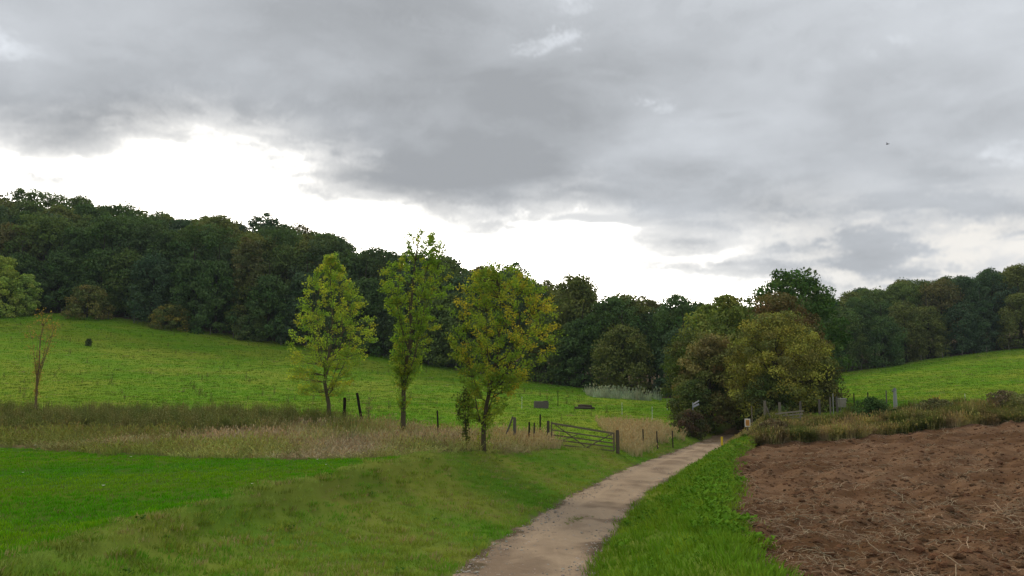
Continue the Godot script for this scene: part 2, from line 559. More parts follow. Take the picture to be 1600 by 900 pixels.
func build_plough() -> void:
	var xs := lines([[2.6, 0.08], [9.0, 0.08], [16.0, 0.16], [30.0, 0.3], [62.0, 0.8]])
	var ds := lines([[3.0, 0.4], [9.0, 0.07], [16.0, 0.1], [30.0, 0.17], [51.0, 0.3]])
	var ys := PackedFloat32Array()
	var cs := PackedColorArray()
	var keep := PackedByteArray()
	for d in ds:
		for x in xs:
			var s := offset(x, d)
			var rim := minf(s - plough_edge(d), plough_far(x) - d)
			var y := soil_y(x, d)
			if rim < 0.15: y = minf(y, base(x, d) + 0.02) - clampf(0.15 - rim, 0, 1) * 0.5
			ys.append(y)
			keep.append(1 if rim > -0.6 else 0)
			var a := noise_b.get_noise_2d(x * 6.0, d * 10.0)
			var b := noise_a.get_noise_2d(x * 5.0, d * 9.0)
			var f := noise_c.get_noise_2d(x * 9.0, d * 9.0)
			var col := Color(0.13, 0.071, 0.039).lerp(Color(0.22, 0.132, 0.076), clampf(0.4 + a + b + f * 0.7, 0, 1))
			cs.append(col)
	sheet("ploughed_field", grid_mesh(xs, ds, ys, cs, M.soil, keep), "reddish brown ploughed earth littered with stalks", "field")

# ------------------------------------------------------------------ small plants
func jig(a: float) -> float:
	return rng.randf_range(-a, a)

func shade_of(c: Color, v: float) -> Color:                   # natural spread of leaf colour
	var k := 1.0 + jig(v)
	return Color(c.r * k * (1.0 + jig(v * 0.4)), c.g * k, c.b * k)

func blade_tuft(count: int, spread: float, lean: float, width: float, seed_heads := 0.0, bent := 0.35) -> Bag:
	var b := Bag.new()
	for k in count:
		var a := rng.randf() * TAU
		var r := spread * sqrt(rng.randf())
		var p := Vector3(cos(a) * r, -0.1, sin(a) * r)
		var a2 := a + jig(0.9)
		var out := Vector3(cos(a2), 0, sin(a2))
		var h := rng.randf_range(0.55, 1.0)
		var l := lean * rng.randf_range(0.3, 1.0) * h
		var side := Vector3(-out.z, 0, out.x).rotated(Vector3.UP, jig(1.0)) * width * rng.randf_range(0.7, 1.2)
		var m1 := p + Vector3.UP * h * 0.55 + out * l * bent
		var m2 := p + Vector3.UP * h + out * l
		var col := shade_of(Color.WHITE, 0.22)
		b.tri(p - side, m1 - side * 0.8, p + side, col)
		b.tri(p + side, m1 - side * 0.8, m1 + side * 0.8, col)
		b.tri(m1 - side * 0.8, m2, m1 + side * 0.8, col)
		if rng.randf() < seed_heads:
			var head := shade_of(Color(1.1, 0.95, 0.85), 0.15)
			for q in 3:
				var o := Vector3(jig(1), jig(0.4), jig(1)).normalized() * width * 3.2
				var at := m2 - Vector3.UP * 0.045 * q
				b.leaf(at - o * 0.2, Vector3.UP * 0.10 + out * 0.03, o, Vector3.ZERO, head)
	return b

func herb(stems: int, height: float, leaf_len: float, pairs: int, spread: float) -> Bag:   # nettle-like: upright stems set with leaves
	var b := Bag.new()
	for k in stems:
		var a := rng.randf() * TAU
		var p := Vector3(cos(a), 0, sin(a)) * spread * sqrt(rng.randf())
		var top := p + Vector3(jig(0.15), height * rng.randf_range(0.6, 1.0), jig(0.15))
		b.tube([p - Vector3.UP * 0.1, top], [0.008, 0.004], 3, Color(0.9, 0.85, 0.7))
		for q in pairs:
			var f := lerpf(0.12, 1.0, (q + rng.randf()) / pairs)
			var at := p.lerp(top, f)
			var a2 := rng.randf() * TAU
			for e in 2:
				var o := Vector3(cos(a2 + e * PI), 0.15 + jig(0.35), sin(a2 + e * PI))
				var l := leaf_len * rng.randf_range(0.6, 1.1) * (1.15 - 0.5 * f)
				b.leaf(at, o * l, Vector3(-o.z, 0, o.x).normalized() * l * 0.28, Vector3.UP * l * 0.06, shade_of(Color.WHITE, 0.2))
	return b

func rosette(count: int, size: float) -> Bag:                 # low broad-leaved weed
	var b := Bag.new()
	for k in count:
		var a := rng.randf() * TAU
		var o := Vector3(cos(a), rng.randf_range(0.2, 1.1), sin(a)).normalized()
		var l := size * rng.randf_range(0.5, 1.0)
		var p := Vector3(jig(0.12), rng.randf_range(0.0, 0.12), jig(0.12))
		b.leaf(p, o * l, Vector3(-o.z, 0, o.x).normalized() * l * 0.34, Vector3.UP * l * 0.1, shade_of(Color.WHITE, 0.2))
	return b

func in_sight(x: float, d: float) -> bool:
	return d > 8.0 and absf(x) < 0.69 * d + 3.0

func normal_at(x: float, d: float) -> Vector3:
	return Vector3(land(x - 0.2, d) - land(x + 0.2, d), 0.4, land(x, d + 0.2) - land(x, d - 0.2)).normalized()

func build_grass() -> void:
	var lawn := Scatter.new()
	var bank := Scatter.new()
	var rough := Scatter.new()
	var herbs := Scatter.new()
	var dry := Scatter.new()
	var far_grass := Scatter.new()
	var weeds := Scatter.new()
	var flowers := Scatter.new()
	# near ground, sampled cell by cell; nearer cells carry more tufts
	var d := 9.0
	while d < 60.0:
		var x := -0.69 * d - 3.0
		while x < minf(0.69 * d + 3.0, 20.0):
			var per := 6 if d < 20.0 else (4 if d < 32.0 else 3)   # tufts per half-metre cell
			for k in per:
				var px := x + rng.randf() * 0.5
				var pd := d + rng.randf() * 0.5
				var z := zone(px + jig(0.3), pd + jig(0.3))            # plants of neighbouring grounds mingle
				if absf(offset(px, pd)) < HALF - 0.12: continue
				if z == 0 or z == 5 or z == 4 or z == 3 or z == 6: continue
				var y := ground(px, pd)
				var a := noise_b.get_noise_2d(px * 4.0, pd * 4.0)
				var f := noise_c.get_noise_2d(px * 4.0, pd * 4.0)
				if z == 1:
					var col := Color(0.109, 0.347, 0.007).lerp(Color(0.218, 0.399, 0.011), clampf(0.4 + a * 1.3 + f, 0, 1))
					if rng.randf() < 0.04: col = Color(0.24, 0.24, 0.08)
					lawn.put(Vector3(px, y, -pd), rng.randf() * TAU, Vector3.ONE * rng.randf_range(0.055, 0.10), shade_of(col, 0.15))
					if k == 0 and rng.randf() < 0.008 * (1.0 + 3.0 * maxf(0, a)): flowers.put(Vector3(px, y, -pd), rng.randf() * TAU, Vector3.ONE * rng.randf_range(0.7, 1.2), Color.WHITE)
				else:
					var s := offset(px, pd)
					if s > 0.0:
						var col := Color(0.165, 0.30, 0.022).lerp(Color(0.27, 0.375, 0.034), clampf(0.4 + a * 1.4 + f, 0, 1))
						bank.put(Vector3(px, y, -pd), rng.randf() * TAU, Vector3.ONE * rng.randf_range(0.08, 0.19), shade_of(col, 0.24))
						if rng.randf() < clampf((s - 2.4) * 0.35 + a, 0.02, 0.6):
							weeds.put(Vector3(px, y + 0.03, -pd), rng.randf() * TAU, Vector3.ONE * rng.randf_range(0.6, 1.2), shade_of(Color(0.12, 0.25, 0.018), 0.2))
					else:
						var worn := clampf(0.42 + a * 1.6 + f * 0.9, 0, 1)
						var col := Color(0.135, 0.32, 0.02).lerp(Color(0.29, 0.355, 0.05), worn)
						var rim := (-s - HALF) / along(LEFT_BANK, pd, 1)
						if rim > 0.84 + f * 0.12: col = col.lerp(Color(0.42, 0.40, 0.13), 0.5)      # dry uncut grass along the top of the bank
						if rim > 0.72 and rim < 0.93 and pd < 30.0 and rng.randf() < 0.3 + f:
							bank.put(Vector3(px, y, -pd), rng.randf() * TAU, Vector3.ONE * rng.randf_range(0.09, 0.17), shade_of(Color(0.20, 0.265, 0.04), 0.3))      # coarse tufts on the broken face
						if rng.randf() < 0.07 + 0.12 * worn: col = Color(0.36, 0.30, 0.13)
						bank.put(Vector3(px, y, -pd), rng.randf() * TAU, Vector3.ONE * rng.randf_range(0.06, 0.13) * (1.0 + 0.9 * maxf(0.0, f)), shade_of(col, 0.18))
						if rng.randf() < 0.010: weeds.put(Vector3(px, y + 0.01, -pd), rng.randf() * TAU, Vector3.ONE * rng.randf_range(0.4, 0.8), shade_of(Color(0.07, 0.15, 0.022), 0.2))
			x += 0.5
		d += 0.5
	stuff("mown_grass", blade_tuft(22, 2.4, 0.6, 0.10).mesh(M.grass), lawn, "short bright green mown grass on the flat field left of the track", "grass")
	stuff("bank_grass", blade_tuft(26, 1.7, 0.8, 0.065).mesh(M.grass), bank, "tufted green and straw coloured grass on the banks of the track", "grass")
	stuff("bank_weeds", rosette(20, 0.12).mesh(M.grass), weeds, "low broad-leaved weeds on the bank beside the ploughed earth", "weeds")
	var fl := Bag.new()
	fl.tube([Vector3(0, -0.05, 0), Vector3(0.02, 0.16, 0)], [0.006, 0.004], 3, Color(0.12, 0.2, 0.04))
	for k in 10:
		var o := Vector3(cos(k * TAU / 10), 0.35, sin(k * TAU / 10))
		fl.leaf(Vector3(0.02, 0.16, 0), o * 0.05, Vector3(-o.z, 0, o.x) * 0.016, Vector3.ZERO, Color(0.75, 0.75, 0.7))
	stuff("white_flowers", fl.mesh(M.grass), flowers, "small white flower heads dotted over the mown grass", "flowers")

	# rough strip on the left, from the lawn to the old fence line
	for k in 21000:
		var px := rng.randf_range(-42.0, 15.0)
		var pd := rng.randf_range(28.0, 60.0)
		if not in_sight(px, pd): continue
		var z := zone(px, pd)
		var reedy := px > 6.5 and px < 14.5 and pd > 47.0 and pd < 60.0 and offset(px, pd) < -HALF - 0.9 - noise_b.get_noise_2d(px * 8.0, pd * 8.0)
		var by_gate := px > -1.0 and px < 2.6 and pd > 44.0 and pd < 49.0
		if not (z == 3 or reedy or by_gate): continue
		var y := ground(px, pd)
		var at := Vector3(px, y, -pd)
		var a := noise_b.get_noise_2d(px * 3.0, pd * 3.0)
		var f := noise_c.get_noise_2d(px * 3.0, pd * 3.0)
		var depth := (pd - weed_front(px)) / maxf(1.0, weed_back(px) - weed_front(px))      # 0 at the lawn, 1 at the fence
		var green := clampf((-12.0 - px) / 4.0 + (depth - 0.35) * 1.7 + a * 1.2, 0, 1) if not reedy else 0.0
		if reedy or by_gate:
			dry.put(at, rng.randf() * TAU, Vector3(1.3, rng.randf_range(0.5, 0.95), 1.3), shade_of(Color(0.54, 0.44, 0.24), 0.15))
		elif rng.randf() < green * 0.5 and depth > (0.42 if px > -24.0 else 0.3):
			herbs.put(at, rng.randf() * TAU, Vector3(1.0, rng.randf_range(0.7, 1.25), 1.0), shade_of(Color(0.169, 0.215, 0.052).lerp(Color(0.273, 0.260, 0.085), clampf(0.4 + f * 2.0, 0, 1)), 0.2))
		else:
			var front := clampf(1.0 - depth * 3.2, 0, 1)
			var col := Color(0.517, 0.424, 0.264).lerp(Color(0.396, 0.418, 0.121), clampf(front * 0.8 + 0.3 + a * 2.2, 0, 1)).lerp(Color(0.26, 0.30, 0.06), green * 0.85)
			if f > 0.25: col = col.lerp(Color(0.31, 0.20, 0.12), 0.5)
			dry.put(at, rng.randf() * TAU, Vector3(1.2, rng.randf_range(0.25, 0.8) * (1.0 + 0.5 * a) * lerpf(1.05, 0.5, front), 1.2), shade_of(col, 0.28))
	# rough strip on the right, between the ploughed earth and the pasture, and the verge up to the hedge
	for k in 22000:
		var px := rng.randf_range(11.0, 44.0)
		var pd := rng.randf_range(43.0, 62.0)
		if not in_sight(px, pd): continue
		if zone(px, pd) != 6: continue
		var y := ground(px, pd)
		var at := Vector3(px, y, -pd)
		var a := noise_b.get_noise_2d(px * 4.0, pd * 4.0)
		var f := noise_c.get_noise_2d(px * 3.0, pd * 3.0)
		var tall := 0.95 + 0.7 * noise_b.get_noise_2d(px * 6.0, pd * 6.0 + 300.0)
		if offset(px, pd) < plough_edge(pd) - 0.3: tall *= 0.4
		if rng.randf() < 0.5 + a:
			herbs.put(at, rng.randf() * TAU, Vector3(1.1, rng.randf_range(0.6, 1.1) * tall, 1.1), shade_of(Color(0.18, 0.22, 0.05).lerp(Color(0.27, 0.22, 0.09), clampf(0.2 + f * 2.2, 0, 1)), 0.22))
		else:
			dry.put(at, rng.randf() * TAU, Vector3(1.2, rng.randf_range(0.5, 0.95) * tall, 1.2), shade_of(Color(0.48, 0.43, 0.15).lerp(Color(0.40, 0.30, 0.16), clampf(0.4 + f * 2.0, 0, 1)), 0.2))
	stuff("dry_grass", blade_tuft(17, 0.17, 0.35, 0.0075, 0.45, 0.2).mesh(M.dry), dry, "tall dry brown grass in the rough strips along the fence lines", "grass")
	stuff("tall_weeds", herb(6, 1.0, 0.13, 9, 0.22).mesh(M.wood_leaf), herbs, "dark green nettles and docks growing in the rough strips", "weeds")

	# pasture on both slopes
	d = 47.0
	while d < 165.0:
		var step := lerpf(0.42, 1.0, clampf((d - 47.0) / 90.0, 0, 1))
		var x := -0.69 * d - 3.0
		while x < 0.69 * d + 3.0:
			var px := x + rng.randf() * step
			var pd := d + rng.randf() * step
			x += step * (1.0 if d < 100.0 else 0.8)
			if zone(px, pd) != 4: continue
			var a := noise_b.get_noise_2d(px * 3.0, pd * 5.0)
			var b := noise_a.get_noise_2d(px * 4.0, pd * 4.0)
			var f := noise_c.get_noise_2d(px * 2.0, pd * 4.0)
			var col := Color(0.16, 0.355, 0.024).lerp(Color(0.245, 0.375, 0.045), clampf(0.4 + a * 0.35 + b * 0.9, 0, 1))
			var h := rng.randf_range(0.05, 0.12)
			if f > 0.30:
				h *= 1.7
				col = col.lerp(Color(0.15, 0.21, 0.03), 0.7)
			if rng.randf() < 0.03: col = Color(0.36, 0.32, 0.14)
			far_grass.put(Vector3(px, ground(px, pd) - 0.01, -pd), rng.randf() * TAU, Vector3(0.15 * step / 0.42, h, 0.15 * step / 0.42), shade_of(col, 0.13))
		d += step
	stuff("pasture_grass", blade_tuft(24, 2.0, 0.8, 0.13).mesh(M.grass), far_grass, "grazed green grass with tussocks on the sloping pastures", "grass")
	# thistles and docks standing here and there in the pasture
	var docks := Scatter.new()
	for k in 240:
		var px := rng.randf_range(-85.0, 10.0)
		var pd := rng.randf_range(54.0, 132.0)
		if not in_sight(px, pd) or zone(px, pd) != 4: continue
		docks.put(Vector3(px, ground(px, pd), -pd), rng.randf() * TAU, Vector3.ONE * rng.randf_range(0.35, 0.95), shade_of(Color(0.13, 0.10, 0.055), 0.25))
	stuff("pasture_weeds", herb(5, 0.9, 0.16, 6, 0.2).mesh(M.wood_leaf), docks, "scattered brown docks and thistles standing in the left pasture", "weeds")

func build_soil_litter() -> void:
	# bent pale stalks left by the crop
	var straw := Bag.new()
	for k in 3:
		var a := rng.randf() * TAU
		var o := Vector3(cos(a), 0, sin(a))
		var p := Vector3(jig(0.12), -0.02, jig(0.12))
		var bend := Vector3(-o.z, 0.35, o.x) * jig(0.14)
		straw.tube([p, p + o * 0.13 + Vector3(0, rng.randf_range(0.02, 0.10), 0) + bend, p + o * 0.29 + Vector3(0, rng.randf_range(-0.02, 0.05), 0)], [0.006, 0.005, 0.003], 4, shade_of(Color.WHITE, 0.2))
	var litter := Scatter.new()
	var clod := Bag.new()
	for s in 3:                                               # a lump of earth
		var r := [-0.5, 0.0, 0.5]
	var ico := SphereMesh.new()
	ico.radius = 1.0
	ico.height = 1.5
	ico.radial_segments = 7
	ico.rings = 4
	var arr := ico.get_mesh_arrays()
	var pv: PackedVector3Array = arr[Mesh.ARRAY_VERTEX]
	var pi: PackedInt32Array = arr[Mesh.ARRAY_INDEX]
	for k in range(0, pi.size(), 3):
		var t := []
		for q in 3:
			var p := pv[pi[k + q]]
			t.append(p * (1.0 + 0.5 * noise_c.get_noise_3d(p.x * 20.0, p.y * 20.0, p.z * 20.0)))
		clod.tri(t[0], t[1], t[2], Color.WHITE)
	var clods := Scatter.new()
	for k in 42000:
		var pd := 9.0 * pow(49.0 / 9.0, rng.randf())
		var px := rng.randf_range(3.0, 0.69 * pd + 3.0)
		if zone(px, pd) != 5 or plough_far(px) - pd < 0.1: continue
		var y := soil_y(px, pd)
		var patch := noise_b.get_noise_2d(px * 5.0 + 90.0, pd * 8.0) + 0.6 * noise_a.get_noise_2d(px * 5.0, pd * 5.0)
		if rng.randf() < 0.42:
			var size := 0.028 * rng.randf_range(0.3, 1.0) + 0.08 * pow(rng.randf(), 10.0)
			clods.put(Vector3(px, y, -pd), rng.randf() * TAU, Vector3(size, size * 0.8, size) * (1.0 + pd * 0.012), shade_of(Color(0.155, 0.085, 0.046), 0.25))
		elif rng.randf() < clampf(0.22 + patch * 0.7, 0.06, 0.42) * clampf((pd - 5.0) / 12.0, 0.3, 1.0):
			litter.put(Vector3(px, y + 0.012, -pd), rng.randf() * TAU, Vector3.ONE * (rng.randf_range(0.25, 0.9) + 0.9 * pow(rng.randf(), 6.0)) * (0.8 + pd * 0.008), shade_of(Color(0.42, 0.32, 0.20), 0.3), Vector3(jig(0.4), 1, jig(0.4)))
	stuff("straw_litter", straw.mesh(M.stalk), litter, "pale broken stalks strewn over the ploughed earth", "straw")
	stuff("soil_clods", clod.mesh(M.soil), clods, "brown clods of earth lying on the ploughed field", "soil")
	# stones worked loose along the track
	var stones := Scatter.new()
	for k in 5200:
		var d := 9.0 * pow(60.0 / 9.0, rng.randf())
		var s := (HALF - absf(rng.randfn(0.0, 0.35)) - 0.03) * (1.0 if rng.randf() < 0.5 else -1.0) if rng.randf() < 0.6 else jig(1.2)
		var x := trk(trk_x, d) + s * trk(trk_c, d)
		var dd := d - s * sqrt(1.0 - trk(trk_c, d) ** 2)
		var size := rng.randf_range(0.008, 0.02) + 0.03 * pow(rng.randf(), 7.0)
		var wear := 0.042 * (exp(-((s - 0.75) / 0.22) ** 2) + exp(-((s + 0.75) / 0.22) ** 2))
		stones.put(Vector3(x, trk(trk_y, d) - wear, -dd), rng.randf() * TAU, Vector3(size, size * 0.7, size), shade_of(Color(0.33, 0.28, 0.23), 0.35))
	stuff("track_stones", clod.mesh(M.stalk), stones, "small loose stones on the gravel of the track", "stones")
	# a little grass growing in the middle of the track
	var tuft := Scatter.new()
	for k in 34:
		var d := 26.4 + rng.randfn(0.0, 0.6)
		var s := -0.05 + rng.randfn(0.0, 0.16)
		tuft.put(Vector3(trk(trk_x, d) + s, trk(trk_y, d), -d), rng.randf() * TAU, Vector3.ONE * rng.randf_range(0.03, 0.07), shade_of(Color(0.20, 0.24, 0.06), 0.2))
	stuff("track_grass", blade_tuft(10, 1.4, 1.0, 0.12).mesh(M.grass), tuft, "thin patch of grass in the middle of the gravel track", "grass")

# ------------------------------------------------------------------ trees
func on_sphere() -> Vector3:
	var y := jig(1.0)
	var a := rng.randf() * TAU
	var r := sqrt(1.0 - y * y)
	return Vector3(cos(a) * r, y, sin(a) * r)

func put_leaf(b: Bag, p: Vector3, face: Vector3, size: float, col: Color) -> void:
	var al := (on_sphere() - face * 0.3).normalized()
	var side := al.cross(face).normalized()
	b.leaf(p - al * size * 0.5, al * size, side * size * 0.36, face * size * 0.08, col)

# a big crown of leaf clumps heaped over one another; profile gives the radius (0..1) over height (0..1)
func heaped_crown(h0: float, h1: float, radius: float, profile: Array, clumps: int, leaves: int, size: float, clump_r: float, cols: Array) -> Bag:
	var b := Bag.new()
	var lobe := Vector3(rng.randf(), rng.randf(), rng.randf()) * TAU
	var lobed := 0.35 if profile == DOME else 0.6
	for k in clumps:
		var t := (k + rng.randf()) / clumps
		t = pow(t, 0.9)
		var a := k * 2.39996 + jig(0.5)
		var r := radius * along(profile, t, 1) * (1.0 + lobed * (0.17 * sin(2.0 * a + lobe.x + t * 2.5) + 0.14 * sin(3.0 * a + lobe.y - t * 4.0) + 0.10 * sin(5.0 * a + lobe.z)))
		var rc := clump_r * rng.randf_range(0.65, 1.25)
		var out := r * (0.92 - 0.6 * pow(rng.randf(), 2.5)) - rc * 0.25
		var at := Vector3(cos(a) * out, lerpf(h0, h1, t) - rc * 0.4 + jig(0.03) * (h1 - h0), sin(a) * out)
		var col: Color = cols[rng.randi() % cols.size()]
		col = shade_of(col, 0.24)
		for q in leaves:
			var o := on_sphere()
			if o.y < -0.3 and rng.randf() < 0.6: o.y = -o.y
			var p := at + o * Vector3(rc, rc * 0.72, rc) * rng.randf_range(0.55, 1.12)
			put_leaf(b, p, (o + on_sphere() * 0.75 + Vector3.UP * 0.25).normalized(), size * rng.randf_range(0.6, 1.25), shade_of(col, 0.28))
	return b

func limbs(height: float, r0: float, spread: float, forks: int, fork_from: float, col: Color) -> Bag:
	var b := Bag.new()
	var pts := []
	var rad := []
	for k in 7:
		var t := k / 6.0
		pts.append(Vector3(jig(0.02) * height * t, height * 0.9 * t - (0.3 if k == 0 else 0.0), jig(0.02) * height * t))
		rad.append(r0 * (1.25 if k == 0 else 1.0) * (1.0 - 0.85 * t))
	b.tube(pts, rad, 8, col)
	for k in forks:
		var t := lerpf(fork_from, 0.85, (k + rng.randf() * 0.6) / forks)
		var p := Vector3(0, height * 0.9 * t, 0)
		var a := k * 2.4 + jig(0.4)
		var o := Vector3(cos(a), 0, sin(a))
		var l := spread * rng.randf_range(0.6, 0.95) * (1.15 - t * 0.5)
		var p1 := p + o * l * 0.5 + Vector3.UP * l * 0.45
		var p2 := p + o * l + Vector3.UP * l * rng.randf_range(0.75, 1.1)
		var r := r0 * 0.45 * (1.0 - 0.6 * t)
		b.tube([p, p1, p2], [r, r * 0.6, r * 0.2], 6, col)
		for q in 3:
			var p3 := p1.lerp(p2, 0.3 * q) + (o.rotated(Vector3.UP, jig(1.4)) * 0.5 + Vector3.UP * rng.randf_range(0.2, 0.7)) * l * 0.5
			b.tube([p1.lerp(p2, 0.3 * q), p3], [r * 0.4, r * 0.1], 4, col)
	return b

const ROUND := [[0.0, 0.55], [0.2, 0.9], [0.45, 1.0], [0.7, 0.88], [0.9, 0.64], [1.0, 0.38]]
const EDGE := [[0.0, 0.9], [0.2, 1.0], [0.5, 0.95], [0.75, 0.78], [0.92, 0.52], [1.0, 0.28]]
const DOME := [[0.0, 0.85], [0.25, 1.0], [0.5, 0.97], [0.75, 0.80], [0.9, 0.55], [1.0, 0.22]]

func leaf_material(col: Color) -> StandardMaterial3D:         # one leaf colour; the mesh carries only the spread round it
	var m: StandardMaterial3D = M.wood_leaf.duplicate()
	m.albedo_color = col.linear_to_srgb()
	return m

func build_wood() -> void:
	var grey := [Color(1.0, 1.0, 1.0), Color(0.85, 0.9, 0.9), Color(1.15, 1.1, 0.9), Color(0.95, 1.05, 0.85)]
	var inner := []
	var edge := []
	var inner_limbs := []
	for k in 5:
		var wide := rng.randf_range(5.2, 6.8)
		inner.append(heaped_crown(4.0, rng.randf_range(15.0, 18.0), wide, [ROUND, EDGE, DOME][k % 3], 84, 120, 0.44, rng.randf_range(1.3, 1.9), grey).mesh(M.wood_leaf))
		inner_limbs.append(limbs(16.0, 0.28, 4.5, 6, 0.3, Color(0.09, 0.075, 0.06)).mesh(M.bark))
	for k in 4:
		edge.append(heaped_crown(0.6, rng.randf_range(9.5, 13.5), rng.randf_range(4.4, 5.6), [EDGE, DOME][k % 2], 90, 125, 0.40, rng.randf_range(1.1, 1.6), grey).mesh(M.wood_leaf))
	var hues := [Color(0.10, 0.15, 0.062), Color(0.115, 0.185, 0.062), Color(0.155, 0.215, 0.065), Color(0.10, 0.16, 0.08), Color(0.20, 0.225, 0.065), Color(0.185, 0.17, 0.068)]
	var mats := []
	for c in hues: mats.append(leaf_material(c))
	for side in 2:
		for row in 6:
			if side == 1 and row > 4: continue
			var x := -135.0 if side == 0 else 23.0
			var stop := 21.0 if side == 0 else 134.0
			while x < stop:
				var px := x + jig(1.6)
				var pd: float = wood_edge(px) + [2.5, 9.0, 17.0, 26.0, 36.0, 46.0][row] + jig(2.2)
				x += 5.8 if row < 2 else 6.4
				if absf(px) > 0.655 * pd + 5.0: continue
				if side == 0 and row == 5 and px > -30.0: continue
				var front := row == 0
				var sc := rng.randf_range(0.88, 1.06)
				if side == 1: sc *= 0.96
				if px > -60.0 and px < 16.0: sc *= 1.08
				if px > 0.0 and px <= 14.0: sc *= 0.9
				if px > 14.0 and px < 62.0: sc *= 0.82
				var o := thing("woodland_edge_tree" if front else "woodland_tree", Vector3(px, ground(px, pd), -pd), rng.randf() * TAU)
				o.scale = Vector3(sc * rng.randf_range(0.9, 1.12), sc, sc * rng.randf_range(0.9, 1.12))
				var v := rng.randi()
				var warm: float = noise_a.get_noise_2d(px * 6.0, pd * 6.0) + 0.05 * row + (0.15 if side == 1 else 0.0)
				var pick := clampi(int(2.0 + warm * 4.0 + jig(1.6)), 0, 5)
				part("trunk", inner_limbs[v % 5], o)
				part("crown", (edge[v % 4] if front else inner[v % 5]), o, mats[pick])
				var hue: String = ["deep green", "dark green", "mid green", "dusky blue-green", "olive", "brownish"][pick]
				var share := px / pd                                # where it stands among the landmarks
				var place := "far left end of the left wood"
				if side == 0:
					if share > -0.52: place = "left wood over the shrubby pasture corner"
					if share > -0.38: place = "left wood before the first young tree"
					if share > -0.25: place = "left wood behind the first young tree"
					if share > -0.155: place = "left wood behind the middle young tree"
					if share > -0.06: place = "left wood behind the broad young tree"
					if share > 0.06: place = "left wood above the reeds"
				else:
					place = "wood behind the roadside thicket"
					if share > 0.40: place = "right wood beside the thicket"
					if share > 0.49: place = "middle of the right wood"
					if share > 0.57: place = "right end of the right wood"
				var depth: String = ["at the foot of the ", "in the second row of the ", "in the midst of the ", "in the midst of the ", "on the skyline of the ", "on the skyline of the "][row]
				tag(o, hue + " tree " + depth + place, "tree", ("trees of the left wood, " if side == 0 else "trees of the right wood, ") + hue + ", " + place + (", row %d" % [0, 1, 2, 2, 4, 4][row]))

func crown_tree(called: String, label: String, category: String, x: float, d: float, h0: float, h1: float, radius: float, profile: Array, clumps: int, leaves: int, size: float, clump_r: float, cols: Array, trunk_r := 0.2, squash := 1.0, group := "") -> Node3D:
	var o := thing(called, Vector3(x, ground(x, d) - 0.05, -d), 0.0)
	tag(o, label, category, group)
	var b := heaped_crown(h0, h1, radius, profile, clumps, leaves, size, clump_r, cols)
	if squash != 1.0:
		for k in b.v.size():
			b.v[k].z *= squash
	part("trunk", limbs(h1 * 0.92, trunk_r, radius * 0.8, 7, 0.15 if h0 < 2.0 else 0.3, Color(0.10, 0.085, 0.068)).mesh(M.bark), o)
	part("crown" if category == "tree" else "foliage", b.mesh(M.wood_leaf), o)
	return o

